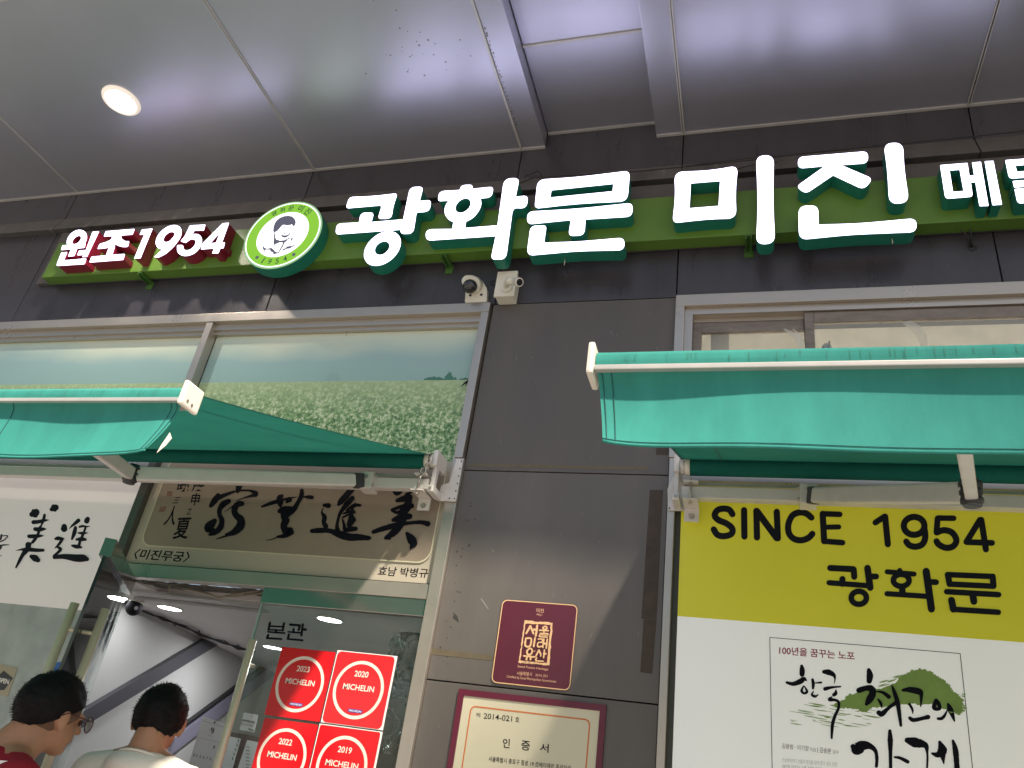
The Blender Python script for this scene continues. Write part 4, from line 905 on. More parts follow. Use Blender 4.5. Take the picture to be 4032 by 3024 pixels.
strokes('smear', c3w, [[(1540, 1105, 40), (1620, 1170, 56), (1645, 1250, 40), (1640, 1310, 20)], [(850, 1150, 14), (920, 1200, 26), (955, 1310, 18)], [(900, 1150, 10), (950, 1210, 18), (965, 1300, 10)]], 0.0135, M_SMR, rw)
p = MB(); q = PY(2500+1090*.6932, 500+1255*.6932, 0.0); p.box(q.x-0.018, q.x+0.018, -0.004, 0.006, q.z-0.012, q.z+0.012, 0.002); p.disc((q.x-0.004, -0.004, q.z), (0, -1, 0), 0.012, 0.014, 14); p.box(q.x+0.006, q.x+0.012, -0.028, -0.004, q.z-0.028, q.z+0.018, 0.001); p.build('sash_latch', mat('latch_zinc', (0.33, 0.34, 0.30), 0.45, 0.5), rw)
# room behind it, with its own lamp
M_BEI = mat('beige_plaster', (0.70, 0.67, 0.60), 0.7, 0, 0.05, 3)
p = MB(); p.box(-0.312, 4.6, 0.31, 3.0, 3.80, 3.86); p.box(-0.312, 4.6, 0.065, 0.31, 3.70, 3.86); p.box(-0.312, 4.6, 3.0, 3.1, 2.5, 3.86); p.box(-0.40, -0.313, 0.31, 3.0, 2.5, 3.86); p.box(4.6, 4.7, 0.06, 3.1, 2.5, 3.86); p.box(-0.312, 4.6, 0.065, 3.0, 2.5, 2.55)
struct(p.build('upper_room', M_BEI))
rl = thing('wall_lamp', 'lamp panel on the rear wall of the room behind the sliding window', 'lamp', (1.0, 2.98, 3.1))
p = MB(); p.box(-0.2, 2.4, 2.95, 2.999, 3.0, 3.25, 0.006); p.build('lamp_housing', M_WPL, rl)
p = MB(); p.box(-0.15, 2.35, 2.943, 2.9495, 3.03, 3.22); p.build('diffuser', emitter('room_lamp', (1.0, 0.97, 0.92), 22), rl)
p = MB(); p.box(-0.165, -0.085, 0.10, 0.115, 2.9, 3.56); tag(p.build('curtain', mat('white_blind', (0.8, 0.8, 0.79), 0.6)), 'narrow white blind edge inside the sliding window', 'blind')

# ================================================================== yellow and white shop poster
po = thing('shop_poster', 'large yellow and white poster reading SINCE 1954 under the right awning', 'poster', (0.3, 0, 0.3))
XP = -0.2615
p = MB(); p.box(XP, 3.2, 0.004, 0.010, 2.2085, 2.738); p.build('yellow_field', mat('poster_yellow', (0.66, 0.64, 0.042), 0.42, 0, 0.035, 2, emit=((0.66, 0.64, 0.045), 0.07)), po)  # yellow emits faintly, as if lit from behind
p = MB(); p.box(XP, 3.2, 0.004, 0.010, 0.35, 2.208); p.build('white_field', mat('poster_white', (0.86, 0.88, 0.85), 0.42, 0, 0.025, 2, emit=((0.95, 1.0, 0.96), 0.10)), po)  # emission brightens the white in place of real backlight
YPO = 0.0032
cO = TF(2780, 1950, .53345)
W_ = 47
def cw(pts, w=W_): return [(a, b, w) for a, b in pts]
def ringp(cx, cy, a, b, w=W_, th=0): 
    e_ = ell(cx, cy, a, b, th, 20); return [(x, y, w) for x, y in e_+[e_[0], e_[1]]]
SN = [cw([(195, 140), (172, 108), (130, 99), (85, 110), (64, 148), (90, 182), (150, 208), (193, 245), (187, 285), (135, 302), (85, 292), (57, 252)])]
SN2 = [cw([(281, 110), (283, 305)]), cw([(372, 115), (376, 312)]), cw([(376, 118), (522, 316)], 50), cw([(522, 122), (530, 318)]), cw([(861, 137), (872, 340)]), cw([(865, 137), (987, 141)], 42), cw([(868, 236), (980, 234)], 38), cw([(876, 340), (1008, 350)], 42), cw([(1250, 202), (1318, 157)], 44), cw([(1322, 158), (1342, 362)]), cw([(1712, 168), (1828, 170)], 42), cw([(1710, 170), (1701, 272)], 44), cw([(2022, 182), (1922, 345)], 46), cw([(1922, 346), (2112, 352)], 44), cw([(2032, 182), (2066, 400)], 46)]
SN3 = [cw([(778, 165), (740, 135), (690, 127), (638, 150), (608, 215), (612, 280), (650, 322), (705, 332), (755, 315), (785, 285)]), ringp(1536, 226, 76, 66), cw([(1610, 235), (1618, 310), (1596, 362), (1545, 380), (1500, 368), (1478, 342)]), cw([(1703, 275), (1755, 258), (1815, 275), (1848, 330), (1825, 376), (1772, 388), (1720, 365), (1702, 340)])]
for G_ in (SN, SN2[0:1], SN2[1:4], SN3[0:1], SN2[4:8], SN2[8:10], SN3[1:3], SN2[10:12]+SN3[3:4], SN2[12:15]): strokes('poster_heading', cO, G_, YPO, M_INKB, po)
KW = 46
GK = [cw([(916, 537), (1088, 546)], KW), cw([(1090, 548), (1094, 602)], KW), cw([(1007, 618), (1006, 655)], 46), cw([(908, 646), (1200, 668)], 40), cw([(1192, 538), (1212, 682)], 50), cw([(1212, 600), (1256, 600)], 44),
      cw([(1430, 556), (1434, 575)], 40), cw([(1337, 565), (1536, 582)], 38), cw([(1448, 680), (1450, 725)], 48), cw([(1336, 727), (1640, 747)], 40), cw([(1625, 562), (1664, 840)], 54), cw([(1650, 640), (1698, 642)], 44),
      cw([(1782, 586), (2116, 600)], 42), cw([(2116, 600), (2122, 670)], 46), cw([(2122, 672), (1798, 656)], 42), cw([(1798, 656), (1785, 588)], 46), cw([(1776, 712), (2160, 734)], 42), cw([(1970, 738), (1977, 784)], 52), cw([(1812, 775), (1826, 842)], 52), cw([(1824, 842), (2158, 864)], 42)]
for G_ in (GK[0:6]+[ringp(1128, 757, 56, 48, 42)], GK[6:12]+[ringp(1441, 628, 58, 44, 42)], GK[12:20]): strokes('poster_name', cO, G_, YPO-0.0006, M_INKB, po)
c26 = TF(2600, 1900, .67739)
p = MB()
for a, b in (((636, 900), (1743, 994)), ((636, 900), (650, 1659)), ((1743, 994), (1815, 1659))):
    A_ = PY(*c26(*a), YPO); B_ = PY(*c26(*b), YPO); d_ = (B_-A_).normalized(); B_ = B_+d_*(0.5 if abs(d_.z) > 0.5 else 0); n2 = Vector((-d_.z, 0, d_.x))*0.0011
    p.prism([((A_-n2).x, (A_-n2).z), ((B_-n2).x, (B_-n2).z), ((B_+n2).x, (B_+n2).z), ((A_+n2).x, (A_+n2).z)], [], YPO, YPO+0.0004, back=False)
p.build('cover_outline', M_INKB, po)
text_quads('cover_strapline', [tq('100년을 꿈꾸는 노포', c26, (690, 998), (1130, 1034), (692, 950), YPO, 0.016)], mat('maroon_print', (0.32, 0.02, 0.06), 0.5), po)
cM = TF(3040, 2580, .35262)
rnd = random.Random(11)
def ragged(pts, amp, n=7):
    out = []
    for i in range(len(pts)):
        a = Vector(pts[i]); b = Vector(pts[(i+1) % len(pts)])
        for k in range(n):
            q = a.lerp(b, k/n); d_ = (b-a).normalized(); q = q+Vector((-d_.y, d_.x))*rnd.uniform(-amp, amp); out.append((q.x, q.y))
    return out
p = MB()
p.prism(wl_(cM, ragged([(640, 560), (800, 500), (850, 440), (1000, 400), (1200, 375), (1350, 320), (1440, 240), (1540, 175), (1650, 150), (1750, 172), (1830, 225), (1920, 280), (1985, 330), (2020, 400), (2080, 450), (2140, 490), (2130, 560), (2145, 620), (2100, 660), (2030, 640), (1940, 600), (1800, 555), (1620, 545), (1450, 552), (1250, 585), (1120, 590), (1050, 640), (900, 600), (760, 585)], 12), YPO), [], YPO, YPO+0.0003, back=False, side=False)
p.build('mountain_print', mat('mountain_green', (0.22, 0.36, 0.085), 0.5, 0, 0.12, 20), po, recalc=False)
dry = []
for k in range(46):
    u = rnd.uniform(180, 1050); v = 560+rnd.uniform(-60, 210)*(1 if u < 800 else 0.9)+0.05*(u-300); L_ = rnd.uniform(40, 220); dry.append([(u, v, rnd.uniform(2, 5)), (u+L_*0.5, v+L_*0.09, rnd.uniform(3, 13)), (u+L_, v+L_*0.16, 2)])
for k in range(14):
    u = rnd.uniform(1180, 1420); v = 330-0.45*(u-1200)+rnd.uniform(-30, 40); dry.append([(u, v, 3), (u+40, v-12, 10), (u+90, v-26, 3)])
for k in range(14):
    u = rnd.uniform(1980, 2150); v = rnd.uniform(380, 660); dry.append([(u, v, 8), (u+20, v+8, 14), (u+45, v+5, 3)])
strokes('brush_streak', cM, dry, YPO-0.00002, MATS['mountain_green'], po, stag=0.00001)['kind'] = 'stuff'
BKS = [[(330, 120, 34), (336, 165, 58), (335, 215, 54)], [(165, 305, 30), (235, 320, 46), (310, 295, 62), (355, 268, 54), (388, 285, 8)], [(352, 345, 14), (330, 395, 30), (355, 425, 26), (390, 408, 30), (370, 360, 16), (352, 342, 12)], [(452, 272, 30), (460, 320, 36), (457, 370, 26)], [(482, 310, 12), (548, 305, 24)], [(462, 405, 12), (445, 440, 26), (480, 460, 30), (516, 440, 8)],
       [(580, 185, 44), (630, 190, 62), (685, 218, 46), (702, 260, 20), (694, 318, 6)], [(592, 376, 44), (660, 360, 30), (764, 350, 16)], [(714, 382, 8), (710, 425, 40), (690, 442, 40)], [(668, 465, 14), (640, 495, 40), (700, 500, 32), (742, 522, 30), (742, 590, 30), (702, 680, 36), (674, 780, 38), (666, 925, 24)],
       [(1080, 165, 44), (1092, 225, 76), (1085, 288, 62)], [(970, 392, 62), (1050, 368, 62), (1110, 375, 76), (1122, 430, 80), (1085, 500, 78), (1055, 545, 40)], [(1155, 405, 12), (1235, 415, 34), (1305, 465, 48)], [(1185, 492, 22), (1216, 540, 34), (1226, 588, 8)], [(1190, 640, 52), (1228, 655, 62), (1300, 590, 40), (1395, 520, 44)], [(1340, 345, 18), (1372, 430, 46), (1402, 530, 52), (1425, 680, 42), (1438, 785, 30)],
       [(1462, 390, 34), (1540, 385, 62), (1645, 408, 72), (1666, 455, 40), (1660, 572, 14)], [(1535, 545, 30), (1568, 610, 26), (1570, 655, 6)], [(1540, 702, 40), (1580, 724, 46), (1680, 705, 42), (1742, 690, 52)], [(1832, 505, 44), (1808, 575, 48), (1835, 600, 44), (1872, 588, 42), (1855, 530, 46), (1832, 505, 30)], [(1852, 708, 30), (1895, 705, 38), (1930, 668, 30), (1962, 600, 8)], [(1966, 545, 26), (1988, 600, 62), (2012, 660, 50), (2036, 735, 18)],
       [(905, 1020, 60), (945, 1050, 128), (1010, 1010, 116), (1090, 1015, 70), (1152, 1065, 46), (1170, 1150, 38), (1165, 1240, 36)], [(1315, 845, 36), (1320, 950, 60), (1322, 1100, 42), (1326, 1400, 36)], [(1368, 1138, 22), (1430, 1148, 36), (1515, 1190, 42)], [(1512, 950, 66), (1600, 975, 108), (1710, 1005, 66), (1732, 1080, 28), (1735, 1180, 24), (1725, 1330, 20)], [(1790, 1098, 28), (1850, 1110, 66), (1900, 1065, 110), (1872, 970, 34)], [(1905, 1120, 66), (1918, 1212, 12)], [(2020, 955, 28), (2046, 1050, 62), (2060, 1180, 62), (2072, 1400, 60)]]
for i0, i1 in ((0, 6), (6, 10), (10, 16), (16, 19), (19, 22), (22, 25), (25, 29)): strokes('cover_title', cM, BKS[i0:i1], YPO-0.0012, M_INK, po, rough=0.1)
text_quads('cover_authors', [tq('김용범 · 이기창', c26, (706, 1545), (862, 1562), (708, 1515), YPO, 0.01), tq('지음', c26, (868, 1562), (905, 1566), (869, 1540), YPO, 0.0), tq('|', c26, (913, 1572), (916, 1572), (913, 1542), YPO, 0.0), tq('김송본', c26, (925, 1570), (992, 1577), (926, 1538), YPO, 0.012), tq('감수', c26, (1002, 1576), (1037, 1579), (1003, 1553), YPO, 0.0)], M_GREYINK, po)
text_quads('cover_small_print', [tq('진심뿌리마다 선물과 양심을 담아 왔다. 꿈도 담았', c26, (708, 1625), (1028, 1651), (709, 1601), YPO, 0.0), tq('100년을 이어가는 오랜 가게의 이야기', c26, (708, 1660), (940, 1679), (709, 1636), YPO, 0.0)], mat('pale_print', (0.45, 0.46, 0.42), 0.6), po)
fr = thing('poster_frame', 'steel upright and rail framing the yellow and white poster', 'frame')
p = MB(); p.box(-0.3135, -0.2850, -0.024, 0.05, 0.0, 2.838, 0.002); p.build('upright', M_STEEL, fr)
p = MB(); p.box(-0.2845, -0.2625, 0.008, 0.05, 0.0, 2.80); p.build('shadow_gap', mat('gap_olive', (0.05, 0.055, 0.045), 0.5), fr)
p = MB(); p.box(-0.262, 3.2, -0.02, 0.05, 2.7395, 2.7985, 0.002); p.build('top_rail', M_STEEL, fr)
p = MB(); p.box(-0.262, 3.2, 0.011, 0.05, 0.0, 2.705); p.build('backing', M_TRIM, fr)

# ================================================================== plaque and certificate on the pillar
M_BUR = mat('burgundy_plate', (0.105, 0.016, 0.032), 0.32, 0, 0.05, 4); M_GLD = mat('gold_print', (0.80, 0.52, 0.27), 0.42)
pq = thing('heritage_plaque', 'burgundy heritage plaque with gold seal lettering on the pillar', 'plaque', (-0.79, 0, 1.906))
x0, x1, z0, z1 = -0.942, -0.6375, 1.9055, 2.2185
p = MB(); p.prism(rrect(x0, x1, z0, z1, 0.022), [], -0.006, -0.0002); p.build('plate', M_BUR, pq)
p = MB(); p.prism(rrect(x0, x1, z0, z1, 0.022), [rrect(x0+0.0035, x1-0.0035, z0+0.0035, z1-0.0035, 0.019)], -0.0068, -0.0061, back=False); p.build('gold_border', M_GLD, pq)
cN = TF(1940, 2350, .22901); YQ = -0.0066
rnd = random.Random(4)
p = MB()
so = ragged([(548, 408), (1035, 445), (970, 1185), (445, 1130)], 9, 16); si = [(560, 462), (1000, 478), (930, 1140), (478, 1092)]
p.prism(wl_(cN, so, YQ), [wl_(cN, ragged(si, 6, 14), YQ)], YQ, YQ+0.0004, back=False, side=False); p.build('seal_border', M_GLD, pq, recalc=False)
g1 = 34
SS = [[(648, 500, g1), (610, 570, g1), (578, 625, g1)], [(648, 500, g1), (680, 580, g1), (700, 630, g1)], [(765, 490, g1), (755, 580, 38), (740, 670, g1)], [(710, 565, 44), (750, 565, 40)],
      [(898, 505, 26), (865, 530, 28), (880, 560, 28), (925, 550, 28), (925, 515, 26), (898, 505, 24)], [(805, 575, 26), (955, 582, 26)], [(880, 585, 28), (880, 615, 24)], [(815, 628, 22), (940, 632, 22), (935, 658, 20), (815, 655, 20), (812, 685, 22), (940, 692, 24)],
      [(568, 715, 30), (660, 720, 30), (640, 845, 32), (560, 840, 34), (570, 715, 30)], [(728, 705, 30), (705, 850, 34)], [(785, 725, 24), (850, 730, 24), (845, 780, 22), (785, 785, 22), (775, 855, 28), (850, 850, 28)], [(880, 725, 28), (862, 870, 26)], [(938, 730, 28), (920, 880, 30)], [(870, 805, 40), (920, 805, 34)],
      [(635, 885, 30), (592, 930, 32), (600, 985, 32), (650, 990, 30), (680, 940, 30), (665, 895, 28), (635, 885, 26)], [(535, 1015, 30), (720, 1035, 30)], [(595, 1025, 28), (580, 1075, 36)], [(655, 1030, 28), (650, 1075, 36)],
      [(795, 915, 28), (765, 975, 28), (740, 1025, 24)], [(795, 915, 28), (825, 985, 28), (825, 1020, 22)], [(890, 915, 28), (875, 1045, 28)], [(880, 975, 40), (910, 980, 36)], [(755, 1050, 26), (745, 1095, 26), (870, 1108, 22)], [(710, 938, 14), (730, 928, 10)]]
strokes('seal_lettering', cN, SS, YQ, M_GLD, pq)
M_PGD = mat('dim_gold_print', (0.62, 0.36, 0.22), 0.45)
text_quads('plaque_text', [tq('미진', cN, (750, 268), (878, 278), (752, 195), YQ, 0.018), tq('Mijin', cN, (755, 328), (850, 338), (758, 285), YQ, 0.005), tq('Seoul Future Heritage', cN, (424, 1222), (952, 1278), (428, 1172), YQ, 0.02), tq('서울특별시', cN, (412, 1345), (672, 1365), (416, 1280), YQ, 0.016), tq('2014_021', cN, (732, 1372), (940, 1390), (736, 1322), YQ, 0.012), tq('Certified by Seoul Metropolitan Government', cN, (240, 1402), (1092, 1492), (243, 1345), YQ, 0.012)], M_PGD, pq)
ce = thing('framed_certificate', 'framed cream certificate with an orange line border below the plaque', 'certificate', (-0.78, 0, 1.1))
x0, x1, z0, z1 = -1.062, -0.499, 1.08, 1.8705
p = MB(); p.prism([(x0, z0), (x1, z0), (x1, z1), (x0, z1)], [[(x0+0.022, z0+0.022), (x1-0.022, z0+0.022), (x1-0.022, z1-0.022), (x0+0.022, z1-0.022)]], -0.012, -0.0002); p.build('burgundy_frame', mat('burgundy_frame', (0.13, 0.012, 0.035), 0.35), ce)
p = MB(); p.box(x0+0.0222, x1-0.0222, -0.0075, -0.0003, z0+0.0222, z1-0.0222); p.build('paper', mat('cream_paper', (0.66, 0.63, 0.46), 0.4, 0, 0.03, 3), ce)
cX = TF(1600, 2224, .48237)
def bx(u, v): q = PY(*cX(u, v), -0.0082); return q
a1 = bx(525, 1150); a2 = bx(1505, 1258)
ox0, ox1, oz1 = a1.x, a2.x, (a1.z+a2.z)/2
p = MB(); p.prism(rrect(ox0, ox1, z0+0.06, oz1, 0.02), [rrect(ox0+0.005, ox1-0.005, z0+0.065, oz1-0.005, 0.016)], -0.0084, -0.0077, back=False); p.build('orange_line', mat('orange_line', (0.62, 0.19, 0.05), 0.5), ce)
YT = -0.0083
text_quads('certificate_text', [tq('제', cX, (568, 1240), (602, 1245), (570, 1205), YT, 0.0), tq('2014-021', cX, (630, 1255), (862, 1280), (634, 1210), YT, 0.004), tq('호', cX, (888, 1280), (922, 1284), (890, 1240), YT, 0.0), tq('인', cX, (785, 1490), (842, 1498), (790, 1415), YT, 0.012), tq('증', cX, (936, 1510), (1008, 1520), (940, 1432), YT, 0.012), tq('서', cX, (1088, 1525), (1160, 1535), (1092, 1455), YT, 0.012), tq('서울특별시 종로구 종로 19 르메이에르 종로타운', cX, (670, 1605), (1345, 1685), (673, 1562), YT, 0.004)], M_INK, ce)
text_quads('certificate_text', [tc_('서울미래유산', -0.78, 1.42, 0.04, YT, 0.01), tc_('미진', -0.78, 1.30, 0.05, YT, 0.01)], M_INK, ce)

# ================================================================== awnings
def awning(xe, xf, Yb, zc, arm, plate_px, label, hooks):
    """xe: the end seen from the street, xf: the far end; Yb front face of the bar; zc bar height"""
    a = thing('awning', label, 'awning', (xe, 0, 2.76), 'green folding arm awnings')
    s = 1 if xf < xe else -1          # +1: the visible end faces right
    xa, xb = min(xe, xf), max(xe, xf)
    rnd_ = random.Random(int(abs(xe)*100))
    yr, zr, rr = -0.118, 2.757, 0.034
    p = MB(); p.tube([(xa+0.03, yr, zr), (xb-0.03, yr, zr)], rr, 26); p.build('roller', M_ROLL, a)
    P0 = Vector((0, yr-0.028, zr+rr*0.60)); P1 = Vector((0, Yb+0.050, zc+0.034))
    def can(u, v):
        q = P0.lerp(P1, v); x = xa+0.022+(xb-xa-0.044)*u
        edge = math.exp(-abs((x-xe))*9)
        sag = 0.030*math.sin(math.pi*v)*(1-0.75*edge)+0.004*math.sin(x*7+v*3)*math.sin(math.pi*v)
        return Vector((x, q.y, q.z-sag))
    p = MB(); p.grid(can, 90, 30)
    for f in p.b.faces:
        f.normal_update()
        if f.normal.z < 0: f.normal_flip()
    p.build('canopy', M_CANVAS, a, recalc=False)
    p = MB()
    for dx in (0.012, 0.17):
        u = ((xe-s*dx)-xa-0.022)/(xb-xa-0.044); u = min(max(u, 0), 1)
        def st(i, j, u=u, w=(0.0022 if dx > 0.1 else 0.004)):
            q = can(u, j); return Vector((q.x+w*(i-0.5)*2, q.y, q.z-0.0025))
        p.grid(st, 1, 30)
    p.build('canopy_seam', M_HEM, a)
    # front bar: fabric wrap above, metal strip, valance below
    x0, x1 = xa+0.014, xb-0.014
    sec = [(Yb+0.050, zc+0.0345), (Yb+0.030, zc+0.0345), (Yb+0.012, zc+0.030), (Yb+0.002, zc+0.020), (Yb, zc+0.008), (Yb+0.001, zc-0.004)]
    def wrap(u, v):
        k = v*(len(sec)-1); i = min(int(k), len(sec)-2); t = k-i
        x = x0+(x1-x0)*u
        return Vector((x, sec[i][0]*(1-t)+sec[i+1][0]*t-0.0012*noise.noise(Vector((x*9, v*3, 1))), sec[i][1]*(1-t)+sec[i+1][1]*t+0.0008*noise.noise(Vector((x*14, 0, 1)))))
    p = MB(); p.grid(wrap, 120, 15); p.build('bar_canvas', M_VAL, a)
    p = MB(); rs_ = random.Random(int(abs(xe)*1000)+2)
    for k in range(60):
        xx = x0+(x1-x0)*rs_.random() if k < 20 else xe-s*rs_.uniform(0.05, 1.1); va, vb = rs_.uniform(0.45, 0.7), rs_.uniform(0.8, 0.98); ww_ = rs_.uniform(0.0006, 0.0020)
        uu = (xx-x0)/(x1-x0)
        if not 0 < uu < 1: continue
        p.grid(lambda i, j, uu=uu, va=va, vb=vb, ww_=ww_: wrap(uu, va+(vb-va)*j)+Vector(((i-0.5)*2*ww_*math.sin(0.3+2.6*j), -0.0007, 0)), 1, 5)
    p.build('water_stain', mat('canvas_stain', (0.026, 0.190, 0.148), 0.85), a)['kind'] = 'stuff'
    p = MB(); p.box(x0, x1, Yb+0.006, Yb+0.052, zc-0.012, zc+0.0170); p.box(x0, x1, Yb-0.0075, Yb+0.0055, zc-0.0160, zc-0.0060, 0.002); p.build('front_bar', mat('bar_aluminium', (0.50, 0.485, 0.45), 0.36, 0.3, 0.08, 14), a)
    for xx, o_ in ((xa, 1), (xb, -1)):
        b_ = MB(); b_.box(min(xx, xx+0.013*o_), max(xx, xx+0.013*o_), Yb-0.012, Yb+0.056, zc-0.024, zc+0.040, 0.006)
        cp = b_.build('end_cap', M_WPL, a)
        if xx == xe:
            b_ = MB()
            for dy, dz in ((0.008, -0.008), (0.026, -0.010)): b_.disc((xx, Yb+dy, zc+dz), (-o_, 0, 0), 0.004, 0.0015, 12)
            split_build(b_, 'cap_screw', M_STEEL, cp)
    vh = 0.150
    def val(u, v):
        x = x0+0.003+(x1-x0-0.006)*u; d_ = abs(x-xe)
        e = math.exp(-d_*7)
        y = Yb+0.004+0.016*(1-math.exp(-v*16))-0.024*v*v-0.010*v*math.sin(x*5.3+0.6)-0.006*v*math.sin(x*13+v*2)-0.018*e*v*v+0.016*e*v*math.sin(9*d_)
        z = zc-0.013-vh*v*(1-0.10*e)-(0 if s > 0 else 0.010*min(d_, 1.5)*v)+0.003*math.sin(x*4.1)*v
        return Vector((x+s*(-0.034*e*v if s > 0 else -0.026*e*v), y, z))
    p = MB(); p.grid(val, 170, 18); p.build('valance', M_VAL, a)
    p = MB(); p.tube([val(i/150, 1.0) for i in range(151)], 0.0026, 6); p.build('valance_hem', M_VAL, a)
    p = MB()
    for du in (0.012, 0.036): p.tube([val(1-du*0.35/abs(xb-xa)*2 if s > 0 else du*0.35/abs(xb-xa)*2, j/12)+Vector((0, -0.0016, 0)) for j in range(13)], 0.0009, 4)
    p.tube([val(i/150, 0.955)+Vector((0, -0.0014, 0)) for i in range(151)], 0.0008, 4)
    if s > 0: p.tube([val(1-0.52/abs(xb-xa), j/12)+Vector((0, -0.0014, 0)) for j in range(13)], 0.0012, 4)
    p.build('stitching', M_HEM, a)
    if s > 0:
        p = MB(); p.prism(wl_(TF(0, 1400, .63291), [(1056, 478), (1068, 514), (1030, 560), (974, 606), (1000, 560)], Yb+0.012), [], Yb+0.012, Yb+0.013); p.build('torn_hem', M_WPL, a, 'cream torn lining at the valance corner')
    # wall gear
    p = MB(); p.box(xa+0.05, xb-0.045, -0.072, -0.030, 2.700, 2.7145); p.build('back_rail', M_ALU, a)
    p = MB(); p.box(xa+0.02, xb-0.02, -0.122, -0.080, 2.629, 2.676, 0.003); p.build('torsion_bar', M_ALU, a)
    pl = MB(); pl.prism(wl_(ID, fillet([(q[0], q[1], 5) for q in plate_px]), -0.034), [], -0.034, -0.0262); pl.build('wall_plate', M_ALU, a)
    b_ = MB()
    b_.box(xe-0.012, xe+0.012, -0.150, -0.034, 2.725, 2.800, 0.008); b_.box(xe-0.009, xe+0.009, -0.128, -0.098, 2.640, 2.735, 0.004); b_.box(xe-0.014, xe+0.014, -0.140, -0.034, 2.612, 2.642, 0.004)
    b_.tube([(xe-s*0.012, yr, zr), (xe-s*0.036, yr, zr)], 0.030, 24); b_.build('end_bracket', M_ALU, a)
    b_ = MB(); b_.tube([(xe-s*0.030, yr, zr), (xe-s*0.050, yr, zr)], 0.0355, 24); b_.build('roller_cap', M_WPL, a)
    bx_ = xe-s*0.055
    b_ = MB(); b_.box(bx_-0.028, bx_+0.028, -0.150, -0.040, 2.6125, 2.6175); b_.box(bx_-0.028, bx_+0.028, -0.050, -0.040, 2.56, 2.6125, 0.002); b_.box(bx_-0.028, bx_+0.028, -0.145, -0.060, 2.6865, 2.6935, 0.001); split_build(b_, 'clamp', M_ALU, a)
    b_ = MB(); b_.tube([(bx_, -0.138, 2.60), (bx_, -0.138, 2.70)], 0.004, 10); b_.disc((bx_, -0.138, 2.604), (0, 0, -1), 0.008, 0.006, 6); b_.disc((bx_, -0.050, 2.580), (0, -1, 0), 0.012, 0.003, 18); b_.disc((bx_, -0.053, 2.580), (0, -1, 0), 0.007, 0.008, 6)
    b_.disc((xe, -0.140, 2.627), (0, -1, 0), 0.007, 0.006, 6); split_build(b_, 'bolt', M_STEEL, a)
    b_ = MB()
    for (u, v) in hooks['holes']: q = PY(u, v, -0.0345); b_.disc(q, (0, -1, 0), 0.0035, 0.0006, 10)
    split_build(b_, 'plate_hole', M_BLKP, a)
    if hooks.get('ring'):
        b_ = MB(); hx = xe-0.022
        b_.tube([(hx+0.006, -0.165, 2.742), (hx+0.004, -0.172, 2.722), (hx-0.006, -0.174, 2.706)], 0.0042, 8); b_.torus((hx-0.010, -0.172, 2.690), (0.25, 1, 0.1), 0.014, 0.0040, 22, 8); b_.tube([(hx-0.016, -0.172, 2.676), (hx-0.018, -0.170, 2.63)], 0.0042, 8)
        b_.build('crank_eye', M_POL, a)
    S, E, Fp = arm
    S = Vector(S); E = Vector(E); Fp = Vector(Fp)
    d1 = (E-S).normalized(); d2 = (Fp-E).normalized()
    b_ = MB(); sb = S-d1*0.02
    b_.box(S.x-0.030, S.x+0.030, -0.150, -0.075, 2.612, 2.690, 0.004); b_.build('shoulder_bracket', M_ALU, a)
    b_ = MB()
    for dz in (-0.022, 0.024): b_.disc((S.x-s*0.0+0.032*s, -0.14, 2.652+dz), (s, 0, 0), 0.006, 0.006, 6)
    b_.disc((S.x, -0.1505, 2.665), (0, -1, 0), 0.008, 0.004, 16); split_build(b_, 'bolt', M_STEEL, a)
    b_ = MB(); b_.beam(S+d1*0.02-Vector((0, 0.03, 0)), S+d1*0.065-Vector((0, 0.03, 0)), 0.034, 0.062, bev=0.006); b_.beam(E-d1*0.015-Vector((0, 0.0, 0)), E+d1*0.020, 0.040, 0.070, bev=0.008); b_.tube([E+Vector((0, 0, -0.036)), E+Vector((0, 0, 0.036))], 0.022, 18)
    for k in (-0.022, 0, 0.022): b_.tube([E+Vector((0, 0, k-0.004)), E+Vector((0, 0, k+0.004))], 0.027, 18)
    split_build(b_, 'arm_joint', mat('dark_joint', (0.035, 0.037, 0.04), 0.45), a)
    b_ = MB(); b_.beam(S+d1*0.05-Vector((0, 0.03, 0)), E-d1*0.012, 0.034, 0.056, bev=0.007); b_.build('upper_arm', M_ALU, a)
    b_ = MB(); b_.beam(E+d2*0.022, Fp, 0.030, 0.046, bev=0.006); b_.build('forearm', M_ALU, a)
    return a
awning(-1.285, -6.3, -1.630, 2.2525, ((-1.585, -0.10, 2.652), (-2.224, -0.75, 2.402), (-1.78, -1.585, 2.25)),
       [(1797, 1806), (1824, 1808), (1795, 1974), (1718, 1971), (1738, 1910), (1770, 1900)], 'left green awning folded out over the glass entrance doors',
       {'ring': True, 'holes': [(1817, 1816), (1811, 1845), (1806, 1874), (1801, 1904), (1795, 1933), (1789, 1963), (1769, 1962)]})
awning(-0.272, 3.3, -1.836, 2.2010, ((0.205, -0.10, 2.648), (0.540, -0.90, 2.362), (0.31, -1.79, 2.20)),
       [(2650, 1878), (2722, 1880), (2718, 2011), (2630, 2009), (2628, 1925)], 'right green awning folded out above the yellow poster',
       {'holes': [(2636, 2001), (2660, 2001)]})

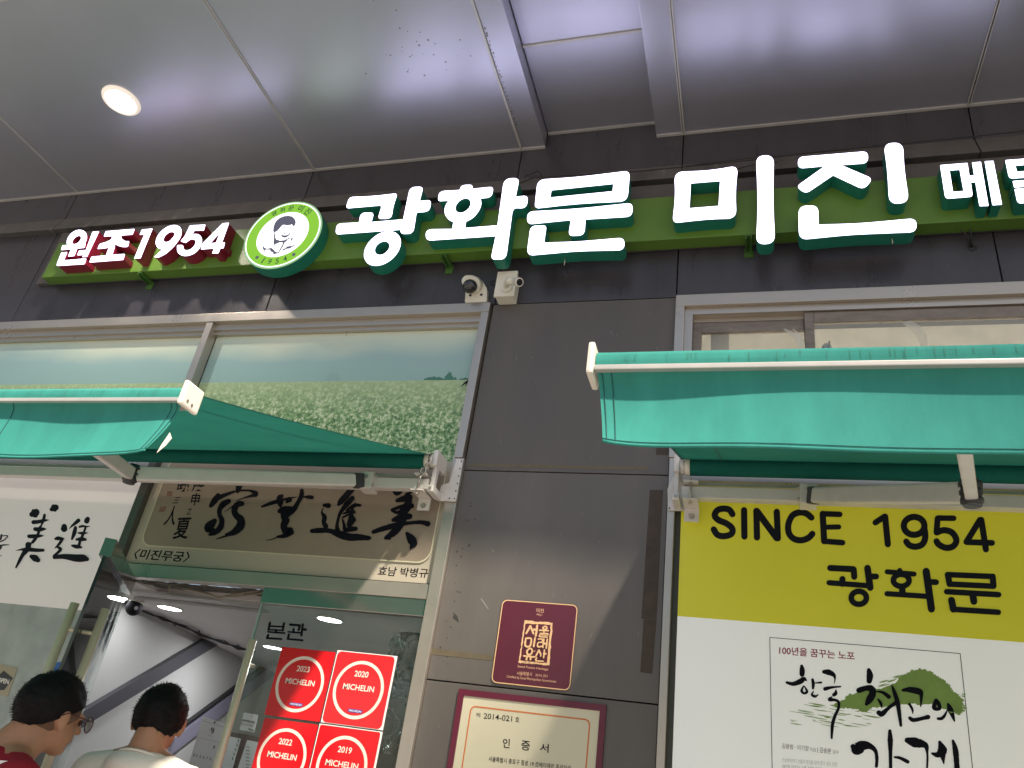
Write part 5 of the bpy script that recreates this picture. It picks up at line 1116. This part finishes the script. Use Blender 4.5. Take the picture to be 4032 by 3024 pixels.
# ================================================================== tree added out of view to keep sun off the pillar's right side
tr = thing('street_tree', 'tall leafy street tree on the pavement across from the pillar', 'tree', (5.4, -4.9, 0))
p = MB(); p.tube([(5.4, -4.9, 0), (5.38, -4.88, 2.5), (5.45, -4.85, 5.5), (5.4, -4.8, 8.6), (5.5, -4.8, 11.2)], [0.20, 0.17, 0.14, 0.10, 0.04], 14)
for a_, h_ in ((0.3, 7.8), (2.0, 8.4), (3.6, 8.1), (5.1, 8.8), (1.2, 9.2), (4.3, 9.5)): p.tube([(5.42, -4.83, h_), (5.42+0.9*math.cos(a_), -4.83+0.9*math.sin(a_), h_+0.9), (5.42+1.7*math.cos(a_), -4.83+1.5*math.sin(a_), h_+1.7)], [0.07, 0.045, 0.015], 8)
p.build('trunk', mat('tree_bark', (0.10, 0.085, 0.065), 0.9, 0, 0.2, 12, 0.4, 30), tr)
rnd = random.Random(21); p = MB(); cl = []
for k in range(60):
    t = rnd.uniform(0, 6.283); r_ = 2.15*math.sqrt(rnd.random()); cl.append(Vector((5.85+r_*math.cos(t), -4.9+r_*math.sin(t), 10.5+rnd.uniform(-1.9, 1.9)*(1-0.12*r_*r_))))
for k in range(9000):
    c_ = cl[rnd.randrange(60)]+Vector((rnd.gauss(0, .33), rnd.gauss(0, .33), rnd.gauss(0, .28)))
    a_ = Vector((rnd.uniform(-1, 1), rnd.uniform(-1, 1), rnd.uniform(-.6, .6))).normalized(); b_ = a_.cross(Vector((rnd.uniform(-1, 1), rnd.uniform(-1, 1), 1))).normalized(); L_ = rnd.uniform(.06, .13)
    p.b.faces.new([p.b.verts.new(c_+x_) for x_ in (-a_*L_, b_*L_*.45, a_*L_, -b_*L_*.45)])
p.build('crown', mat('tree_leaf', (0.055, 0.10, 0.03), 0.6, 0, 0.3, 4), tr, recalc=False)

# ================================================================== people
def sdf(name, prims, vox, m, parent=None, smooth_it=6, shape=None, label=None, cut=None):
    b = bmesh.new()
    for pr in prims:
        n0 = len(b.verts)
        if pr[0] == 'e':
            r = bmesh.ops.create_uvsphere(b, u_segments=24, v_segments=16, radius=1.0)['verts']
            Mx = Matrix.Translation(pr[1]) @ (pr[3] if len(pr) > 3 else Matrix.Identity(4)) @ Matrix.Diagonal((*pr[2], 1)); bmesh.ops.transform(b, matrix=Mx, verts=r)
        else:
            a_, c_, ra, rb = Vector(pr[1]), Vector(pr[2]), pr[3], pr[4]
            d_ = (c_-a_); L_ = d_.length; q = Vector((0, 0, 1)).rotation_difference(d_) if L_ > 1e-6 else None
            rings = []
            for i in range(17):
                if i <= 5: t = math.pi/2*(1-i/5); z = -ra*math.sin(t); r_ = ra*math.cos(t)
                elif i < 11: f = (i-5)/6; z = L_*f; r_ = ra*(1-f)+rb*f
                else: t = math.pi/2*(i-11)/5; z = L_+rb*math.sin(t); r_ = rb*math.cos(t)
                r_ = max(r_, 1e-4)
                rings.append([b.verts.new(a_+(q @ Vector((r_*math.cos(2*math.pi*k/18), r_*math.sin(2*math.pi*k/18), z)))) for k in range(18)])
            for i in range(16):
                for k in range(18): b.faces.new((rings[i][k], rings[i][(k+1) % 18], rings[i+1][(k+1) % 18], rings[i+1][k]))
            b.faces.new(rings[0][::-1]); b.faces.new(rings[-1])
    me = bpy.data.meshes.new('tmp'); b.to_mesh(me); b.free()
    o = bpy.data.objects.new('tmp', me); COL.objects.link(o)
    md = o.modifiers.new('r', 'REMESH'); md.mode = 'VOXEL'; md.voxel_size = vox
    if smooth_it: ms = o.modifiers.new('s', 'SMOOTH'); ms.factor = 0.5; ms.iterations = smooth_it
    bpy.context.view_layer.update()
    me2 = bpy.data.meshes.new_from_object(o.evaluated_get(bpy.context.evaluated_depsgraph_get()))
    COL.objects.unlink(o); bpy.data.objects.remove(o); bpy.data.meshes.remove(me)
    if shape:
        for v in me2.vertices: v.co = shape(v.co)
    me2.name = name
    return me2
def skin_mat():
    m = mat('skin', (0.38, 0.20, 0.115), 0.5, 0, 0.08, 25, 0.08, 300); p = m.node_tree.nodes['Principled BSDF']
    p.inputs['Subsurface Weight'].default_value = 0.12; p.inputs['Subsurface Radius'].default_value = (0.01, 0.004, 0.002); return m
M_SKIN = skin_mat(); M_HAIR = mat('black_hair', (0.0045, 0.004, 0.0045), 0.6, 0, 0.2, 60, spec=0.18); M_FADE = mat('cropped_hair', (0.13, 0.072, 0.045), 0.8, 0, 0.45, 300)
def person(label, foot, yaw, H, head_c, pitch, hyaw, shirt, trousers, fade, glasses, shirt_label, prnt=None):
    o = thing('person', label, 'person', foot)
    f = Vector(foot); Rb = Matrix.Rotation(yaw, 3, 'Z')
    def Wd(x, y, z): return f+Rb @ Vector((x, y, z))
    hc = Vector(head_c); Rh = Matrix.Rotation(hyaw, 3, 'Z') @ Matrix.Rotation(pitch, 3, 'X')
    def Hd(x, y, z): return hc+Rh @ Vector((x, y, z))
    Rh4 = Rh.to_4x4()
    k = H/1.72
    sh = 1.378*k; nb = Wd(0, -0.015, 1.452*k); nk = Hd(0, -0.030, -0.055)
    P = [('e', Hd(0, -0.010, 0.030), (0.075, 0.095, 0.088), Rh4), ('e', Hd(0, 0.020, -0.030), (0.061, 0.076, 0.064), Rh4), ('e', Hd(0, 0.058, -0.074), (0.034, 0.030, 0.024), Rh4),
         ('c', Hd(0, 0.094, 0.018), Hd(0, 0.112, -0.018), 0.008, 0.013), ('e', Hd(0, 0.085, -0.050), (0.026, 0.014, 0.010), Rh4), ('e', Hd(0.03, 0.078, 0.022), (0.024, 0.016, 0.010), Rh4), ('e', Hd(-0.03, 0.078, 0.022), (0.024, 0.016, 0.010), Rh4),
         ('c', nk, nb+Vector((0, 0, -0.02)), 0.056, 0.062), ('c', Hd(0, -0.05, -0.03), nb+Rb @ Vector((0, -0.03, -0.01)), 0.045, 0.055)]
    for sgn in (-1, 1):
        Re = Rh4 @ Matrix.Rotation(-0.32*sgn, 4, 'Z')
        P += [('e', Hd(0.079*sgn, -0.004, 0.004), (0.009, 0.020, 0.030), Re), ('e', Hd(0.076*sgn, 0.0, -0.022), (0.009, 0.012, 0.014), Re)]
        S_ = Wd(0.152*k*sgn, -0.01, sh); El = Wd(0.235*k*sgn, -0.03, 1.10*k); Wr = Wd(0.235*k*sgn, 0.10, 0.86*k); Hn = Wd(0.225*k*sgn, 0.135, 0.79*k)
        P += [('c', nb+Vector((0, 0, -0.015)), S_, 0.060, 0.058), ('c', S_, El, 0.050, 0.039), ('c', El, Wr, 0.038, 0.026), ('e', Wr.lerp(Hn, 0.55), (0.036, 0.024, 0.045))]
        for i in range(4):
            b0 = Hn+Rb @ Vector((0, -0.02+0.019*i, 0.0)); b1 = b0+Rb @ Vector((-0.006*sgn, 0.006, -0.036-0.004*(i in (1, 2)))); b2 = b1+Rb @ Vector((-0.016*sgn, 0.0, -0.026))
            P += [('c', b0, b1, 0.0095, 0.009), ('c', b1, b2, 0.009, 0.0075)]
        t0 = Wr+Rb @ Vector((-0.012*sgn, 0.03, -0.03)); t1 = t0+Rb @ Vector((-0.02*sgn, 0.022, -0.032)); P += [('c', t0, t1, 0.011, 0.0095), ('c', t1, t1+Rb @ Vector((-0.006*sgn, 0.004, -0.024)), 0.0095, 0.008)]
        Hp = Wd(0.092*k*sgn, 0, 0.90*k); Kn = Wd(0.100*k*sgn, 0.015, 0.49*k); An = Wd(0.102*k*sgn, -0.02, 0.085)
        P += [('c', Hp, Kn, 0.082, 0.056), ('c', Kn, An, 0.055, 0.038), ('c', An+Vector((0, 0, -0.045)), Wd(0.112*k*sgn, 0.16, 0.030), 0.038, 0.028)]
    P += [('e', Wd(0, 0, 1.25*k), (0.165*k, 0.105, 0.20*k), Rb.to_4x4()), ('e', Wd(0, 0, 1.02*k), (0.150*k, 0.105, 0.17*k), Rb.to_4x4()), ('e', Wd(0, -0.01, 0.90*k), (0.155*k, 0.11, 0.10*k), Rb.to_4x4())]
    me = sdf('body', P, 0.0062, None, smooth_it=5)
    body = link('body', me, M_SKIN, o, smooth=True)
    # shirt
    Q = [('e', Wd(0, 0, 1.25*k), (0.180*k, 0.122, 0.205*k), Rb.to_4x4()), ('e', Wd(0, 0, 1.03*k), (0.168*k, 0.122, 0.20*k), Rb.to_4x4()), ('e', Wd(0, -0.01, 0.90*k), (0.172*k, 0.126, 0.10*k), Rb.to_4x4())]
    for sgn in (-1, 1):
        S_ = Wd(0.158*k*sgn, -0.01, sh+0.003); El = Wd(0.235*k*sgn, -0.03, 1.10*k); Q += [('c', nb+Rb @ Vector((0.040*sgn, 0.0, -0.030)), S_, 0.054, 0.062), ('c', S_, S_.lerp(El, 0.62), 0.066, 0.068)]
        Q += [('c', nb+Rb @ Vector((0.04*sgn, -0.03, -0.045)), Wd(0.13*k*sgn, -0.07, 1.27*k), 0.05, 0.06)]
    Q += [('e', nb+Rb @ Vector((0, -0.022, -0.034)), (0.105, 0.098, 0.056), Rb.to_4x4())]
    def wr(co):
        n2 = noise.noise(co*7)*0.005+noise.noise(Vector((co.x*16, co.y*16, co.z*9)))*0.003; d_ = (co-Wd(0, 0, co.z)); d_.z = 0
        return co+(d_.normalized()*n2 if d_.length > 1e-4 else Vector())
    me = sdf('shirt', Q, 0.008, None, smooth_it=8, shape=wr)
    sh_o = link('shirt', me, shirt, o, shirt_label, smooth=True)
    b_ = MB(); b_.torus(nb+Rb @ Vector((0, -0.018, -0.010)), (Rb @ Vector((0, 0.30, 1))), 0.076, 0.0040, 36, 8); b_.build('collar', shirt, sh_o)
    if prnt: prnt(sh_o, Wd, k)
    T = [('e', Wd(0, -0.01, 0.90*k), (0.165*k, 0.122, 0.11*k), Rb.to_4x4())]
    for sgn in (-1, 1): T += [('c', Wd(0.092*k*sgn, 0, 0.88*k), Wd(0.1*k*sgn, 0.015, 0.49*k), 0.092, 0.072), ('c', Wd(0.1*k*sgn, 0.015, 0.49*k), Wd(0.102*k*sgn, -0.02, 0.10), 0.072, 0.058)]
    link('trousers', sdf('trousers', T, 0.010, None, smooth_it=6), trousers, o, smooth=True)
    for sgn in (-1, 1):
        link('shoe', sdf('shoe', [('c', Wd(0.102*k*sgn, -0.05, 0.048), Wd(0.114*k*sgn, 0.16, 0.042), 0.046, 0.040)], 0.007, None, smooth_it=4), mat('dark_shoe', (0.04, 0.04, 0.045), 0.5), o, smooth=True)
    # hair: a cap over the skull cut along the hairline, with short strands
    def cap(radii, cen, pn, pd, disp, m, nm, seed, strands, slen):
        b = bmesh.new(); bmesh.ops.create_uvsphere(b, u_segments=64, v_segments=44, radius=1.0)
        for v in b.verts: v.co = Vector((v.co.x*radii[0], v.co.y*radii[1], v.co.z*radii[2]))+Vector(cen)
        pn = Vector(pn).normalized()
        r_ = bmesh.ops.bisect_plane(b, geom=b.verts[:]+b.edges[:]+b.faces[:], plane_co=pn*pd, plane_no=pn, clear_inner=True)
        ed = [e_ for e_ in r_['geom_cut'] if isinstance(e_, bmesh.types.BMEdge)]
        bmesh.ops.holes_fill(b, edges=b.edges[:]); b.normal_update()
        for v in b.verts:
            n2 = noise.noise(v.co*38+Vector((seed, 0, 0)))*disp+noise.noise(v.co*95)*disp*0.5; v.co += v.normal*n2
        rnd_ = random.Random(seed); fs = [f_ for f_ in b.faces if len(f_.verts) <= 4]
        for i in range(strands):
            f_ = rnd_.choice(fs); c_ = f_.calc_center_median(); n2 = f_.normal.copy()
            back = Vector((0, -0.55, -0.25)) if c_.z < 0.09 else Vector((rnd_.uniform(-.3, .3), 0.35, 0.25))
            d_ = (n2*0.34+back*0.8+Vector((rnd_.uniform(-.3, .3), rnd_.uniform(-.3, .3), rnd_.uniform(-.3, .3)))).normalized()
            L_ = slen*rnd_.uniform(0.4, 1.2); sd2 = d_.cross(n2).normalized()*0.0006
            c_ = c_-n2*0.003
            v0 = b.verts.new(c_-sd2); v1 = b.verts.new(c_+sd2); mid = c_+d_*L_*0.55; v2 = b.verts.new(mid+sd2*0.7); v3 = b.verts.new(mid-sd2*0.7); v4 = b.verts.new(c_+d_*L_*0.85-n2*L_*0.28)
            b.faces.new((v0, v1, v2, v3)); b.faces.new((v3, v2, v4))
        me = bpy.data.meshes.new(nm); b.to_mesh(me); b.free()
        me.transform(Matrix.Translation(hc) @ Rh4)
        return link(nm, me, m, o, smooth=True)
    if fade:
        cap((0.0775, 0.0975, 0.0905), (0, -0.010, 0.030), (0, -0.62, 1), -0.022, 0.0008, M_FADE, 'cropped_sides', 3, 500, 0.004)
        cap((0.085, 0.108, 0.101), (0, -0.012, 0.034), (0, -0.58, 1), 0.010, 0.004, M_HAIR, 'hair', 5, 2600, 0.020)
    else:
        cap((0.0795, 0.100, 0.094), (0, -0.011, 0.030), (0, -0.80, 1), -0.026, 0.0012, M_HAIR, 'nape_hair', 8, 900, 0.008)
        cap((0.084, 0.104, 0.094), (0, -0.012, 0.026), (0, -0.62, 1), -0.008, 0.004, M_HAIR, 'hair', 6, 2800, 0.022)
    if glasses:
        gm = mat('dark_red_frame', (0.05, 0.005, 0.010), 0.35)
        g_ = MB()
        for sgn in (-1, 1):
            g_.torus(Hd(0.034*sgn, 0.118, 0.006), Rh @ Vector((0.12*sgn, 1, 0.05)), 0.0235, 0.0014, 28, 6)
            g_.tube([Hd(0.060*sgn, 0.113, 0.014), Hd(0.076*sgn, 0.085, 0.016), Hd(0.083*sgn, 0.04, 0.018), Hd(0.086*sgn, 0.0, 0.022), Hd(0.085*sgn, -0.022, 0.010)], 0.0019, 8)
        g_.tube([Hd(-0.012, 0.121, 0.010), Hd(0, 0.123, 0.013), Hd(0.012, 0.121, 0.010)], 0.0016, 6)
        G = g_.build('glasses', gm, o)
        g_ = MB()
        for sgn in (-1, 1): g_.disc(Hd(0.034*sgn, 0.1178, 0.006), Rh @ Vector((0.12*sgn, 1, 0.05)), 0.0225, 0.0006, 24)
        split_build(g_, 'spectacle_lens', glass('spectacle_glass', (0.97, 0.98, 0.98), 0.7), G)
    e_ = MB()
    for sgn in (-1, 1): e_.tube([Hd(0.031*sgn, 0.088, 0.006), Hd(0.031*sgn, 0.0905, 0.006)], [0.010, 0.007], 12)
    split_build(e_, 'eye', mat('eye', (0.10, 0.07, 0.06), 0.15), o)
    return o
M_TRED = mat('red_shirt_cotton', (0.30, 0.018, 0.030), 0.85, 0, 0.07, 14, 0.15, 260, 0.2); M_TCRM = mat('cream_shirt_cotton', (0.74, 0.71, 0.63), 0.85, 0, 0.04, 10, 0.15, 260, 0.2)
def back_print(par, Wd, k):
    p = MB()
    def q(px, py):
        c_ = ray(px, py); return (CAM+c_*((-1.005+3.0)/c_.y))
    for poly in ([(0, 2994), (30, 2996), (42, 3006), (36, 3022), (-6, 3022), (-6, 3008)], [(-30, 2990), (-12, 2992), (-14, 3022), (-36, 3022)], [(-6, 3030), (34, 3032), (28, 3056), (-12, 3056)]):
        vs = [p.b.verts.new(q(*a)) for a in poly]; p.b.faces.new(vs)
    p.build('back_print', M_WHT, par)
person('man in a red T-shirt and dark red glasses looking down beside the open door', (-2.115, -0.885, 0), R_(-30), 1.712, (-2.092, -0.832, 1.550), R_(-3), R_(-13), M_TRED, mat('dark_trousers', (0.03, 0.032, 0.04), 0.8), True, True, None, back_print)
person('man in a cream T-shirt seen from behind at the entrance', (-1.905, -0.560, 0), R_(12), 1.765, (-1.912, -0.550, 1.590), R_(-8), R_(24), M_TCRM, mat('grey_trousers', (0.10, 0.10, 0.11), 0.8), False, False, None)
